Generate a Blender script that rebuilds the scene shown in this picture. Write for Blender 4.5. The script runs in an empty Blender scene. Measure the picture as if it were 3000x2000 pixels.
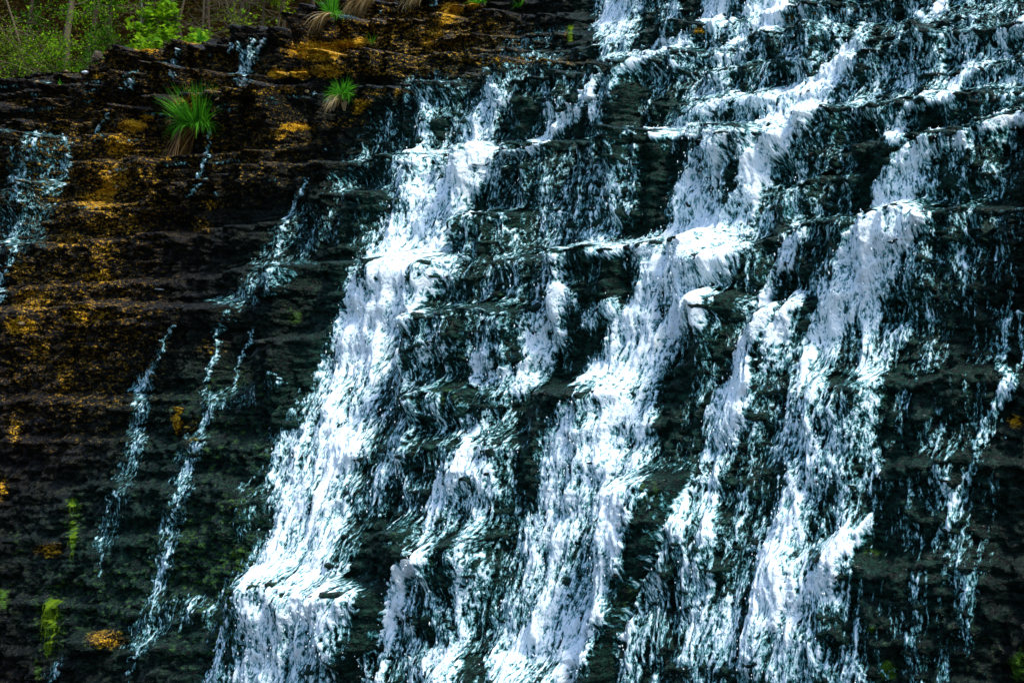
import bpy, math, random
import numpy as np
from mathutils import Vector

# ------------------------------------------------------------------ camera, sky, sun, exposure
scene = bpy.context.scene
col = scene.collection
F = 4167.0                       # focal length in photo pixels (50 mm on 36 mm, 3000 px wide)
HORIZON = 1150.0
PITCH = math.atan((HORIZON - 1000.0) / F)
cam_data = bpy.data.cameras.new("camera")
cam_data.lens = 50.0
cam_data.sensor_width = 36.0
cam_data.clip_start = 0.1
cam_data.clip_end = 1500.0
cam = bpy.data.objects.new("camera", cam_data)
col.objects.link(cam)
cam.location = (0, 0, 0)
cam.rotation_euler = (math.radians(90) + PITCH, 0, 0)
scene.camera = cam

SUN_EL, SUN_AZ = math.radians(62), math.radians(124)      # azimuth clockwise from +Y
world = bpy.data.worlds.new("World")
scene.world = world
world.use_nodes = True
wn = world.node_tree
sky = wn.nodes.new("ShaderNodeTexSky")
sky.sky_type = 'NISHITA'
sky.sun_disc = False
sky.sun_elevation = SUN_EL
sky.sun_rotation = SUN_AZ
bg = wn.nodes["Background"]
bg.inputs["Strength"].default_value = 0.15
wn.links.new(sky.outputs[0], bg.inputs["Color"])

sun_data = bpy.data.lights.new("sun", 'SUN')
sun_data.energy = 2.4
sun_data.angle = math.radians(9.0)
sun_data.color = (1.0, 0.95, 0.86)
sun = bpy.data.objects.new("sun", sun_data)
col.objects.link(sun)
sd = Vector((math.sin(SUN_AZ) * math.cos(SUN_EL), math.cos(SUN_AZ) * math.cos(SUN_EL), math.sin(SUN_EL)))
sun.rotation_euler = sd.to_track_quat('Z', 'Y').to_euler()
sun.location = sd * 60

scene.view_settings.view_transform = 'Standard'
scene.view_settings.look = 'None'
scene.view_settings.gamma = 1.0
scene.view_settings.use_curve_mapping = False
scene.view_settings.exposure = 1.05

rng = np.random.default_rng(7)
random.seed(7)

# ------------------------------------------------------------------ helpers: objects
def link(name, me, mat=None, parent=None, **props):
    o = bpy.data.objects.new(name, me)
    col.objects.link(o)
    if mat is not None:
        for m in (mat if isinstance(mat, (list, tuple)) else [mat]):
            me.materials.append(m)
    if parent is not None:
        o.parent = parent
    for k, v in props.items():
        o[k] = v
    return o

def empty(name, loc=(0, 0, 0), **props):
    o = bpy.data.objects.new(name, None)
    o.empty_display_size = 0.1
    col.objects.link(o)
    o.location = loc
    for k, v in props.items():
        o[k] = v
    return o

def mesh_np(name, verts, faces, smooth=True):
    """verts (n,3), faces (m,k) with one k"""
    verts = np.ascontiguousarray(verts, dtype=np.float32)
    faces = np.ascontiguousarray(faces, dtype=np.int32)
    me = bpy.data.meshes.new(name)
    n, m, k = len(verts), len(faces), faces.shape[1]
    me.vertices.add(n)
    me.vertices.foreach_set("co", verts.ravel())
    me.loops.add(m * k)
    me.loops.foreach_set("vertex_index", faces.ravel())
    me.polygons.add(m)
    me.polygons.foreach_set("loop_start", np.arange(0, m * k, k, dtype=np.int32))
    me.polygons.foreach_set("loop_total", np.full(m, k, dtype=np.int32))
    me.polygons.foreach_set("use_smooth", np.full(m, smooth, dtype=bool))
    me.update(calc_edges=True)
    return me

def fattr(me, name, values):
    a = me.attributes.new(name, 'FLOAT', 'POINT')
    a.data.foreach_set("value", np.ascontiguousarray(values, dtype=np.float32))

class Parts:
    """collects triangles / quads for one mesh"""
    def __init__(self):
        self.v, self.q, self.n, self.val = [], [], 0, []
    def add(self, verts, quads, val=0.0):
        verts = np.asarray(verts, dtype=np.float64)
        self.v.append(verts)
        self.q.append(np.asarray(quads, dtype=np.int64) + self.n)
        self.val.append(np.full(len(verts), val))
        self.n += len(verts)
    def mesh(self, name, smooth=True):
        me = mesh_np(name, np.concatenate(self.v), np.concatenate(self.q), smooth)
        fattr(me, "tint", np.concatenate(self.val))
        return me

# ------------------------------------------------------------------ helpers: noise
_perm = rng.permutation(1024).astype(np.int32)
_perm = np.concatenate([_perm, _perm])
_ang = rng.random(1024) * 2 * np.pi
GRX = np.cos(_ang).astype(np.float32)
GRY = np.sin(_ang).astype(np.float32)

def perlin(x, y, seed=0):
    x = np.asarray(x, dtype=np.float32) + np.float32(17.13 * seed)
    y = np.asarray(y, dtype=np.float32) + np.float32(9.71 * seed)
    fx0, fy0 = np.floor(x), np.floor(y)
    xi, yi = fx0.astype(np.int32) & 1023, fy0.astype(np.int32) & 1023
    fx, fy = x - fx0, y - fy0
    u = fx * fx * fx * (fx * (fx * 6 - 15) + 10)
    v = fy * fy * fy * (fy * (fy * 6 - 15) + 10)
    xi1, yi1 = (xi + 1) & 1023, (yi + 1) & 1023
    def g(a, b, dx, dy):
        h = _perm[_perm[a] + b]
        return GRX[h] * dx + GRY[h] * dy
    n00, n10 = g(xi, yi, fx, fy), g(xi1, yi, fx - 1, fy)
    n01, n11 = g(xi, yi1, fx, fy - 1), g(xi1, yi1, fx - 1, fy - 1)
    a = n00 + u * (n10 - n00)
    b = n01 + u * (n11 - n01)
    return (a + v * (b - a)) * np.float32(1.5)

def fbm(x, y, seed=0, octaves=4, gain=0.5, lac=2.03):
    s, a, f, t = 0.0, 1.0, 1.0, 0.0
    for i in range(octaves):
        s = s + a * perlin(x * f, y * f, seed + i * 3)
        t += a
        a *= gain
        f *= lac
    return s / t * np.float32(1.6)

def ridged(x, y, seed=0, octaves=3, gain=0.5, lac=2.1):
    s, a, f, t = 0.0, 1.0, 1.0, 0.0
    for i in range(octaves):
        s = s + a * (1 - np.abs(perlin(x * f, y * f, seed + i * 3)) * 2)
        t += a
        a *= gain
        f *= lac
    return s / t

def sstep(a, b, x):
    t = np.clip((x - a) / (b - a), 0, 1)
    return t * t * (3 - 2 * t)

# ------------------------------------------------------------------ the cliff surface: p runs along the contour, t is height
PT = np.linspace(-30, 34, 3201)
AL = np.radians(np.interp(PT, [-14, -7, 0, 5, 9, 14], [20, 25, 32, 35, 36, 36]))
dpt = PT[1] - PT[0]
CX = np.concatenate([[0], np.cumsum(np.cos(AL[:-1]) * dpt)])
CY = np.concatenate([[0], np.cumsum(-np.sin(AL[:-1]) * dpt)])
CX += -2.4 - np.interp(0, PT, CX)
CY += 20.0 - np.interp(0, PT, CY)
TT = np.linspace(-7, 10, 1701)
GP = np.interp(TT, [-3, -1.5, -0.5, 0.5, 1.5, 3.0, 4.5, 6.0], [0.42, 0.5, 0.62, 0.82, 1.0, 1.08, 1.2, 1.3])
GT = -np.concatenate([[0], np.cumsum(GP[:-1] * (TT[1] - TT[0]))])
GT -= np.interp(3.17, TT, GT)

def G_of(p, t):
    return np.interp(t, TT, GT) * np.interp(p, [-12, -4, 2, 8, 14], [0.8, 0.95, 1.0, 0.85, 0.7])

def at_pH(p, h, z):
    """point on the contour curve p, pushed h metres outward, at height z"""
    cx, cy, al = np.interp(p, PT, CX), np.interp(p, PT, CY), np.interp(p, PT, AL)
    return cx - np.sin(al) * h, cy - np.cos(al) * h, z

CP, SP = math.cos(PITCH), math.sin(PITCH)
def project(x, y, z):
    d = y * CP + z * SP
    up = -y * SP + z * CP
    return 1500 + F * x / d, 1000 - F * up / d, d

def base_px(p, t):
    x, y, z = at_pH(p, G_of(p, t), t)
    u, v, _ = project(x, y, z)
    return u, v

def inv_px(u, v):
    """photo position -> (p, t) on the smooth slope (Newton)"""
    u, v = np.asarray(u, float), np.asarray(v, float)
    p, t = np.zeros_like(u), np.full_like(u, 1.0)
    e = 1e-3
    for _ in range(30):
        a, b = base_px(p, t)
        ap, bp_ = base_px(p + e, t)
        at, bt = base_px(p, t + e)
        j11, j21, j12, j22 = (ap - a) / e, (bp_ - b) / e, (at - a) / e, (bt - b) / e
        det = j11 * j22 - j12 * j21
        ru, rv = u - a, v - b
        p = np.clip(p + np.clip((j22 * ru - j12 * rv) / det, -3, 3), -28, 32)
        t = np.clip(t + np.clip((-j21 * ru + j11 * rv) / det, -2, 2), -6.5, 9.5)
    return p, t

# ledge lips traced from the photograph: (amplitude, decay length, points)
LEDGES = [
 (.22, .5, [(0,255),(128,242),(238,242),(298,238)]),
 (.30, .5, [(240,240),(350,232),(425,200),(468,179),(527,170),(604,161),(766,157)]),
 (.25, .35, [(664,157),(680,136),(766,119),(834,115),(978,119)]),
 (.40, .6, [(340,285),(408,272),(442,251),(532,242),(702,239),(808,238),(936,236),(1000,221),(1191,193),(1459,168),(1595,157),(1761,151),(1808,145),(1893,113)]),
 (.38, .5, [(1880,116),(2000,90),(2225,64),(2361,42),(2498,28),(2640,8),(2800,-20),(3300,-80)]),
 (.16, .3, [(-300,350),(0,338),(60,325),(190,312),(340,285)]),
 (.12, .22, [(-300,305),(0,290),(150,275),(300,262)]),
 (.20, .3, [(630,315),(723,293),(893,280),(960,270)]),
 (.14, .25, [(630,326),(808,302),(936,295),(1010,282)]),
 (.28, .4, [(1230,293),(1293,268),(1357,255),(1425,247),(1510,234),(1549,217),(1617,204),(1672,196),(1749,191),(1868,179),(2000,157)]),
 (.24, .3, [(2000,172),(2124,165),(2213,132),(2264,115),(2374,102),(2532,91),(2638,81),(2766,55),(2851,38),(3000,21),(3300,-20)]),
 (.22, .35, [(1000,340),(1094,319),(1213,302),(1298,291),(1353,283),(1425,277)]),
 (.24, .35, [(1612,276),(1698,266),(1787,245),(1846,234),(2000,187)]),
 (.18, .22, [(2561,128),(2655,113),(2787,85),(2851,70),(3000,57),(3300,30)]),
 (.22, .3, [(2523,183),(2625,157),(2698,132),(2766,115),(2876,113),(3000,90),(3300,60)]),
 (.16, .25, [(2840,225),(2900,200),(3000,180),(3300,150)]),
 (.14, .22, [(2060,250),(2140,215),(2240,200),(2350,185)]),
 (.16, .25, [(1950,315),(2050,300),(2180,298),(2330,280),(2480,250)]),
 (.16, .25, [(2500,290),(2620,275),(2760,260),(2870,255)]),
 (.22, .35, [(349,353),(430,336),(532,332)]),
 (.16, .3, [(-300,400),(0,385),(170,370),(340,361)]),
 (.10, .2, [(-300,450),(0,430),(220,418),(420,410)]),
 (.22, .45, [(560,585),(663,557),(787,527),(893,506),(1000,502),(1128,485),(1213,474)]),
 (.36, .7, [(1190,476),(1340,461),(1425,459),(1502,451),(1617,440),(1736,434),(1876,425),(1914,408),(2000,402),(2106,398),(2221,383),(2323,368)]),
 (.34, .4, [(2300,372),(2408,357),(2519,336),(2638,315),(2723,302),(2851,293),(3000,281),(3300,255)]),
 (.2, .4, [(-300,612),(0,595),(106,583),(187,557),(230,549)]),
 (.12, .25, [(200,612),(350,600),(560,596)]),
 (.22, .4, [(2213,442),(2255,421),(2319,408),(2383,396)]),
 (.30, .6, [(2468,468),(2510,447),(2617,430),(2680,425),(2766,413),(2829,400),(2893,379),(3000,349),(3300,300)]),
 (.14, .2, [(2330,560),(2420,530),(2500,520),(2570,524)]),
 (.24, .6, [(2361,664),(2553,651),(2630,629),(2744,617),(2936,612),(3000,615),(3300,610)]),
 (.34, .6, [(1519,767),(1638,748),(1791,727),(1893,720),(2000,705),(2064,699),(2183,692)]),
 (.24, .35, [(2120,762),(2136,752),(2204,722),(2276,697),(2330,690)]),
 (.12, .3, [(1395,638),(1510,627),(1574,625)]),
 (.26, .35, [(1050,775),(1150,765),(1300,752),(1380,756)]),
 (.16, .4, [(1290,926),(1353,911),(1442,909),(1531,911),(1640,900)]),
 (.2, .4, [(2089,875),(2136,863),(2208,858)]),
 (.2, .4, [(2240,950),(2255,939),(2298,897),(2336,875),(2400,870)]),
 (.24, .5, [(1245,1150),(1298,1135),(1361,1137),(1446,1137),(1519,1135)]),
 (.18, .4, [(1587,1139),(1629,1128),(1723,1126),(1850,1120)]),
 (.22, .4, [(-300,1165),(0,1162),(127,1160),(425,1156),(616,1156),(765,1152)]),
 (.22, .5, [(2663,1105),(2723,1092),(2808,1096),(3000,1096),(3300,1098)]),
 (.18, .5, [(2390,1120),(2442,1109),(2510,1107),(2600,1110)]),
 (.22, .35, [(425,829),(553,816),(723,799),(850,790),(1000,778)]),
 (.14, .3, [(-300,865),(0,850),(170,837),(332,833),(425,829)]),
 (.12, .25, [(-300,925),(0,905),(250,900),(500,895),(760,905)]),
 (.16, .3, [(272,1418),(340,1410),(532,1407),(659,1410),(778,1416)]),
 (.14, .3, [(-300,1425),(0,1420),(150,1418),(270,1416)]),
 (.42, .4, [(697,1716),(731,1699),(808,1692),(893,1694),(1000,1700)]),
 (.20, .5, [(1000,1707),(1064,1707),(1119,1709),(1157,1720)]),
 (.42, 1.0, [(1846,1422),(1867,1401),(1936,1388),(2000,1388),(2040,1390)]),
 (.28, .4, [(1132,1563),(1170,1546),(1213,1541),(1264,1541)]),
 (.24, .5, [(1281,1584),(1298,1569),(1353,1558),(1460,1552)]),
 (.30, .4, [(1290,1972),(1361,1941),(1459,1933),(1523,1946),(1700,1940)]),
 (.30, .45, [(1990,1492),(2055,1484),(2128,1492)]),
 (.28, .5, [(2247,1648),(2276,1626),(2340,1631)]),
 (.24, .4, [(2404,1622),(2447,1605),(2553,1516)]),
 (.16, .35, [(2540,1631),(2617,1639),(2808,1626),(3000,1632),(3300,1630)]),
 (.12, .3, [(2620,1350),(2750,1335),(3000,1345),(3300,1345)]),
 (.18, .3, [(238,1858),(272,1850),(357,1850)]),
 (.16, .3, [(332,1916),(425,1882),(638,1882)]),
 (.14, .3, [(-300,1745),(0,1740),(140,1746),(420,1752),(640,1748)]),
 (.10, .25, [(-300,1290),(0,1285),(250,1282),(480,1280),(800,1284)]),
 (.10, .25, [(-300,1570),(0,1565),(300,1560),(620,1558)]),
 (.12, .3, [(1260,1290),(1400,1282),(1560,1285)]),
 (.10, .25, [(-300,735),(0,720),(300,712),(620,690),(900,655)]),
 (.10, .25, [(300,500),(520,478),(700,470),(980,430)]),
 (.10, .25, [(1020,590),(1120,575),(1200,570)]),
 (.10, .25, [(830,1000),(930,985),(1000,975)]),
]
LEDGES += [
 (.22, .3, [(940,64),(1000,48),(1128,38),(1240,18),(1330,-10)]),
 (.25, .3, [(1000,116),(1140,92),(1298,60),(1374,34),(1500,20),(1750,0)]),
 (.2, .3, [(1150,97),(1293,84),(1468,58),(1640,52),(1730,48)]),
 (.2, .3, [(1240,146),(1425,117),(1595,111),(1740,100)]),
 (.25, .3, [(1250,-60),(1500,-75),(1750,-90),(2200,-120),(2700,-180),(3300,-240)]),
 (.25, .3, [(1450,-150),(1750,-165),(2200,-200),(2700,-260)]),
 (.25, .3, [(2150,-30),(2400,-60),(2700,-90),(3000,-130),(3300,-160)]),
]
LEDGE_PT = []
for A, L, pts in LEDGES:
    xs = np.array(pts, float)
    # densify in the picture, then carry over to the slope
    seg = np.concatenate([np.linspace(0, 1, 8, endpoint=False) + i for i in range(len(xs) - 1)] + [[len(xs) - 1]])
    ux = np.interp(seg, np.arange(len(xs)), xs[:, 0])
    uy = np.interp(seg, np.arange(len(xs)), xs[:, 1])
    pp, tt = inv_px(ux, uy)
    o = np.argsort(pp)
    LEDGE_PT.append((A, L, pp[o], tt[o]))

TOP = [(-700,262),(-300,250),(0,238),(102,213),(238,206),(262,196),(298,170),(353,153),(425,145),(549,128),(625,111),(702,103),
       (800,108),(851,91),(866,66),(949,60),(1010,20),(1060,-60),(1200,-150),(1750,-240),(3000,-380),(3600,-420)]
_tx = np.array(TOP, float)
_seg = np.linspace(0, len(_tx) - 1, 220)
TOP_P, TOP_T = inv_px(np.interp(_seg, np.arange(len(_tx)), _tx[:, 0]), np.interp(_seg, np.arange(len(_tx)), _tx[:, 1]))
_o = np.argsort(TOP_P)
TOP_P, TOP_T = TOP_P[_o], TOP_T[_o]
TOP_T = np.maximum(np.minimum(TOP_T, 6.9), 4.0)

# blocks that stand out of the face: outline in the photo, metres out
BLOCKS = [
 (.34, [(1850,1412),(1885,1396),(2035,1388),(2010,1500),(1960,1600),(1900,1700),(1850,1800),(1800,1900),(1780,2050),(1735,2050),(1745,1950),(1800,1780),(1822,1650),(1838,1520)]),
 (.24, [(1135,1562),(1170,1546),(1262,1543),(1270,1620),(1220,1670),(1165,1700),(1140,1640)]),
 (.22, [(1010,1712),(1060,1706),(1155,1720),(1150,1800),(1110,1900),(1040,1960),(1000,1850)]),
 (.18, [(1285,1583),(1352,1556),(1450,1556),(1440,1680),(1330,1720),(1290,1650)]),
 (.14, [(1255,1148),(1300,1136),(1420,1142),(1400,1230),(1290,1240)]),
 (.12, [(1300,925),(1440,910),(1440,1010),(1310,1030)]),
 (.20, [(866,64),(950,60),(1000,46),(1040,100),(880,112)]),
 (.14, [(2100,765),(2200,720),(2290,715),(2260,840),(2120,850)]),
 (.16, [(230,1856),(360,1850),(352,1905),(250,1912)]),
]
_bx0, _by0, _bs = -700.0, -420.0, 5.0
_BW = np.zeros((600, 880), np.float32)
_gx, _gy2 = np.meshgrid(_bx0 + _bs * np.arange(880), _by0 + _bs * np.arange(600))
for _h, _poly in BLOCKS:
    _ins = np.zeros(_gx.shape, bool)
    for _a, _b in zip(_poly, _poly[1:] + _poly[:1]):
        _ins ^= ((_a[1] > _gy2) != (_b[1] > _gy2)) & (_gx < (_b[0] - _a[0]) * (_gy2 - _a[1]) / (_b[1] - _a[1] + 1e-9) + _a[0])
    _BW = np.maximum(_BW, _h * _ins)
for _k in range(2):
    _BW = (_BW + np.roll(_BW, 1, 0) + np.roll(_BW, -1, 0) + np.roll(_BW, 1, 1) + np.roll(_BW, -1, 1)) / 5

def block_out(P, T):
    u, v = base_px(P, T)
    u = u + 7 * perlin(P * 5, T * 5, 91); v = v + 7 * perlin(P * 5, T * 5, 92)
    x = np.clip((u - _bx0) / _bs, 0, 878.9); y = np.clip((v - _by0) / _bs, 0, 598.9)
    xi, yi = x.astype(np.int32), y.astype(np.int32)
    fx, fy = x - xi, y - yi
    return ((_BW[yi, xi] * (1 - fx) + _BW[yi, xi + 1] * fx) * (1 - fy) + (_BW[yi + 1, xi] * (1 - fx) + _BW[yi + 1, xi + 1] * fx) * fy).astype(np.float32)

def s_table():
    s = np.concatenate([[0], np.cumsum(np.sqrt(1 + GP[:-1] ** 2) * (TT[1] - TT[0]))])
    return s
ST = s_table()
T_LO, T_HI = -5.3, 7.2

def cliff(npn, ntn, p0=-11.2, p1=13.2):
    """outward offset H, height Z and pieces of the displacement on a grid; row 0 is the top"""
    p = np.linspace(p0, p1, npn)
    s = np.linspace(np.interp(T_HI, TT, ST), np.interp(T_LO, TT, ST), ntn)
    t = np.interp(s, ST, TT)
    P, T = np.meshgrid(p, t)
    P = P.astype(np.float32); T = T.astype(np.float32)
    S = np.repeat(s[:, None], npn, 1).astype(np.float32)
    ledge = np.zeros_like(P)
    wob1 = (0.05 * perlin(p * 1.3, p * 0 + 3.3) + 0.03 * perlin(p * 4.1, p * 0 + 8.3) + .018 * perlin(p * 11, p * 0 + 1.3))
    # every lip takes up the slope down to the next lip below, so the faces between lips stand nearly upright
    TK, WK = [], []
    for k, (A, L, pp, tt) in enumerate(LEDGE_PT):
        wob = 0.05 * perlin(p * 1.1, p * 0 + k * 3.7) + 0.05 * perlin(p * 2.7, p * 0 + k * 1.7) + 0.03 * perlin(p * 8.7, p * 0 + k * 2.7) + 0.7 * wob1 * (0.5 + 0.5 * (k % 3))
        TK.append(np.interp(p, pp, tt) + wob)
        WK.append(sstep(pp[0] - .25, pp[0] + .25, p) * (1 - sstep(pp[-1] - .25, pp[-1] + .25, p)))
    TK, WK = np.array(TK), np.array(WK)
    kern = np.hanning(int(0.9 / (p[1] - p[0])) | 1)
    kern /= kern.sum()
    half = len(kern) // 2
    for k, (A, L, pp, tt) in enumerate(LEDGE_PT):
        gap = TK[k][None, :] - TK
        gap = np.where((WK > .5) & (gap > .10), gap, 9.0)
        sp = np.clip(gap.min(0), .14, 1.15)
        sp = np.convolve(np.pad(sp, half, mode='edge'), kern, mode='valid')
        tk, win = TK[k], WK[k]
        steep = np.interp(tk, [-3, -1.5, -0.5, 0.5, 1.5, 3.0, 4.5, 6.0], [0.42, 0.5, 0.62, 0.82, 1.0, 1.08, 1.2, 1.3])
        amp = win * (0.55 * A + (0.78 - .38 * sstep(1.2, -1.5, tk)) * steep * sp) * (1 - .45 * sstep(-1.5, -5.5, p) * sstep(1.5, -1, tk)) * (1 - .35 * sstep(5.5, 8.5, p) * sstep(2.5, .5, tk)) * (1 + .45 * sstep(1.5, 3, tk) * sstep(2, -1, p)) * (0.9 + 0.4 * perlin(p * 1.6, p * 0 + 31.7 + k) + .25 * perlin(p * 5.3, p * 0 + 11.7 + k))
        cols = np.nonzero(win > 0.003)[0]
        if len(cols) == 0:
            continue
        c0, c1 = cols[0], cols[-1] + 1
        dd = tk[None, c0:c1] - t[:, None]           # depth below the lip
        r = int(np.searchsorted(-t, -(tk[c0:c1].max() + 0.15)))
        dd = dd[r:]
        reach = np.maximum(sp, .3)[None, c0:c1] + .05
        prof = sstep(-0.05, 0.085, dd) * np.clip(1 - np.clip(dd - .05, 0, None) / reach, 0, 1) ** 1.15
        ledge[r:, c0:c1] += (amp[None, c0:c1] * prof).astype(np.float32)
    ledge += block_out(P, T)
    strata = 0.05 * perlin(P * 0.45, T * 4.3, 1) + 0.03 * perlin(P * 1.1 + 0.3 * perlin(P, T, 5), T * 8.5, 2) + 0.014 * perlin(P * 2.4, T * 17, 3)
    Tw = T * 7.5 + .55 * perlin(P * 1.1, T * 1.5, 71) + .22 * perlin(P * 5, T * 5, 72)
    row = np.floor(Tw).astype(np.int32)
    wid = 1.1 + 1.5 * (_perm[row & 1023] / 1023.0)
    Pw = (P + .05 * perlin(P * 7, T * 7, 73)) * wid + _perm[(row * 7 + 13) & 1023] * .37
    cell = np.floor(Pw).astype(np.int32)
    hsh = _perm[(_perm[row & 1023] + cell) & 1023] / np.float32(1023.0)
    strata = strata + (0.055 * (hsh - .5) - .035 * (1 - sstep(0, .16, np.minimum(Tw - row, 1 - (Tw - row)))) - .03 * (1 - sstep(0, .06, np.minimum(Pw - cell, 1 - (Pw - cell))))).astype(np.float32)
    lumps = 0.08 * fbm(P * 1.15, T * 1.3, 11, 3) + 0.10 * fbm(P * 4.2, T * 4.6, 12, 3)
    fine = 0.058 * fbm(P * 12, T * 13, 14, 3, 0.6) - 0.06 * np.clip(ridged(P * 6.5, T * 8.5, 15, 2) - 0.55, 0, 1)
    ttop = np.interp(p, TOP_P, TOP_T) + wob1 * 0.6
    back = np.clip(T - ttop[None, :], 0, None)
    Te = T - back
    rock = ledge + (strata + lumps + fine) * np.where(back > 0, 0.35, 1.0)
    round_top = 0.16 * np.exp(-np.clip(ttop[None, :] - T, 0, None) / 0.12) * (back <= 0)
    H = G_of(P, Te).astype(np.float32) + rock - back * 2.6 - round_top * 0.6
    Z = Te + back * 0.03 + np.where(back > 0, 0.6 * fine, 0) - 0.02 * (back > 0)
    X, Y, Z = at_pH(P, H, Z)
    return dict(p=p, t=t, P=P, T=T, S=S, H=H, ledge=ledge, strata=strata, lumps=lumps, fine=fine,
                back=back, Te=Te, X=X.astype(np.float32), Y=Y.astype(np.float32), Z=Z.astype(np.float32))

# ------------------------------------------------------------------ where the water runs (traced as strokes: x, y, width, amount)
C = {}
C['left_main'] = [
 [(1383,500,140,.85),(1319,574,190,.85),(1255,638,240,.9),(1234,688,240,.9),(1213,765,255,1.05),(1149,858,220,1.05),(1118,925,230,.95),(1085,1000,220,.92),(1055,1071,220,.9),
  (1015,1177,225,.85),(985,1283,235,.85),(965,1340,260,.85),(948,1440,280,.88),(930,1550,260,.88),(915,1640,250,.85),(890,1700,310,1.0),(850,1760,320,.85),(830,1850,320,.75),(800,1930,330,.72),(790,2000,330,.72),(760,2200,320,.7)],
 [(1010,1300,110,1.0),(985,1450,120,1.0),(960,1560,120,1.0),(930,1680,140,1.1),(840,1780,130,1.0),(800,1900,120,.95),(770,2000,110,.9)],
 [(1225,480,70,.5),(1200,545,90,.5),(1175,620,110,.55),(1130,760,90,.5)],
 [(720,1735,70,.75),(700,1800,60,.6),(670,1900,60,.5),(640,2000,60,.5)],
 [(1455,250,60,.6),(1440,300,110,.7),(1420,350,130,.7),(1395,385,120,.9),(1385,420,130,.6),(1400,460,140,.95),(1385,500,140,.95)],
 [(1272,327,40,.5),(1250,380,55,.65),(1255,430,45,.7),(1240,465,80,.9)],
 [(1350,325,25,.6),(1340,370,60,.6),(1325,430,60,.5),(1300,460,60,.7)],
 [(1180,478,14,.7),(1300,462,18,.85),(1440,456,18,.8),(1600,441,10,.6)],
 [(1260,930,60,.4),(1240,1000,60,.5),(1235,1060,55,.5),(1190,1180,60,.4),(1190,1280,65,.45),(1175,1330,70,.5),(1130,1400,60,.55),(1115,1450,50,.5)],
]
C['narrow_chute'] = [
 [(2010,118,40,.8),(1940,140,40,.8),(1893,157,40,.85),(1840,200,50,.65),(1790,235,40,.55),(1749,242,30,.6),(1715,272,42,.95),(1693,319,42,1.0),(1680,349,42,1.0),(1638,374,50,1.1),(1596,417,42,1.1),(1570,442,36,1.0)],
 [(1630,296,40,.55),(1615,340,40,.55),(1640,358,60,.6)],
 [(1846,205,45,.6),(1800,255,50,.55),(1766,298,60,.5),(1744,340,65,.5)],
 [(1880,310,45,.35),(1850,360,45,.4),(1810,400,45,.4)],
]
C['top_curtain'] = [
 [(1840,-260,150,.75),(1825,0,150,.78),(1812,80,135,.8),(1795,140,105,.6)],
 [(1960,-200,80,.45),(1960,0,80,.42),(1955,95,60,.4)],
 [(2130,-220,90,.9),(2115,0,90,.95),(2105,65,90,.85)],
 [(2290,-250,150,.95),(2270,0,140,1.0),(2250,55,115,.95)],
 [(2400,-120,80,.5),(2385,0,80,.5),(2380,35,80,.4)],
 [(2620,-120,70,.5),(2600,10,70,.45)],
]
C['upper_rapids'] = [
 [(2475,55,60,.55),(2450,88,60,.6)],
 [(2540,85,60,.6),(2530,105,65,.7),(2506,140,60,.85),(2485,191,60,.95),(2447,225,80,1.05),(2404,272,110,1.05),(2361,306,105,1.0),(2330,340,120,.95),(2290,378,110,.95),(2255,405,80,.95)],
 [(2230,110,60,.4),(2180,150,75,.65),(2140,175,60,.8),(2120,230,80,.6),(2100,275,90,.5),(2040,290,90,.5)],
 [(2270,190,80,.4),(2260,240,85,.5),(2255,285,80,.55)],
 [(2370,150,55,.5),(2330,172,50,.55),(2372,182,40,.7)],
 [(1990,370,45,.85),(2060,325,45,.8),(2170,303,50,.8),(2260,292,55,.8),(2340,280,60,.9)],
 [(1925,400,28,.95),(1990,380,60,.65),(2150,355,110,.5),(2300,345,110,.6)],
 [(2000,403,14,.8),(2110,397,16,.8),(2220,383,16,.8)],
]
C['upper_right'] = [
 [(2680,12,25,.6),(2672,40,28,.6),(2700,58,45,.7)],
 [(2770,10,35,.7),(2766,30,38,.85),(2755,52,38,.75)],
 [(3300,-20,80,.6),(3000,85,60,.65),(2935,122,50,.65),(2893,180,48,.65),(2855,205,50,.85),(2825,222,48,.95),(2800,255,42,.85),(2775,288,46,.85),(2710,303,40,.85)],
 [(2665,325,55,.75),(2635,370,60,.75),(2622,400,70,.8)],
 [(2620,200,55,.5),(2590,250,50,.55),(2560,280,50,.6),(2535,310,46,.6),(2515,335,36,.55)],
 [(2845,65,55,.5),(2790,90,40,.45),(2700,115,55,.5),(2665,132,46,.5)],
 [(3300,225,30,.5),(3000,285,14,.55),(2850,296,14,.5)],
]
C['centre_main'] = [
 [(2110,420,90,.6),(2080,470,110,.66),(2050,540,130,.75),(2030,600,140,.8),(2020,670,150,.9)],
 [(2295,400,80,.9),(2245,465,110,.85),(2215,540,110,.9),(2190,600,110,1.0),(2165,655,120,1.05),(2110,700,190,1.1),(2050,735,220,1.1),(1990,790,225,1.05),(1960,870,190,1.0),(1905,960,215,.98),(1862,1050,200,.98),
  (1815,1135,220,.92),(1790,1220,270,.9),(1775,1283,320,.85),(1757,1333,340,.85),(1710,1418,285,.85),(1685,1503,280,.76),(1665,1588,290,.73),(1655,1673,290,.73),(1628,1758,290,.75),(1610,1843,285,.75),(1598,1929,275,.8),(1575,2000,290,.85),(1540,2200,300,.8)],
 [(1790,1360,90,1.0),(1800,1450,80,1.0),(1790,1560,70,.95),(1770,1650,60,.9),(1745,1760,60,.95),(1725,1850,55,.95),(1710,1930,55,.95)],
 [(1640,1740,70,.95),(1590,1820,70,.95),(1550,1920,90,1.0),(1500,1960,120,1.0),(1470,2010,120,.9)],
 [(1740,935,80,.6),(1800,900,80,.6)],
 [(2110,790,30,.6),(2070,880,50,.7),(2040,940,60,.7)],
]
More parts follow.
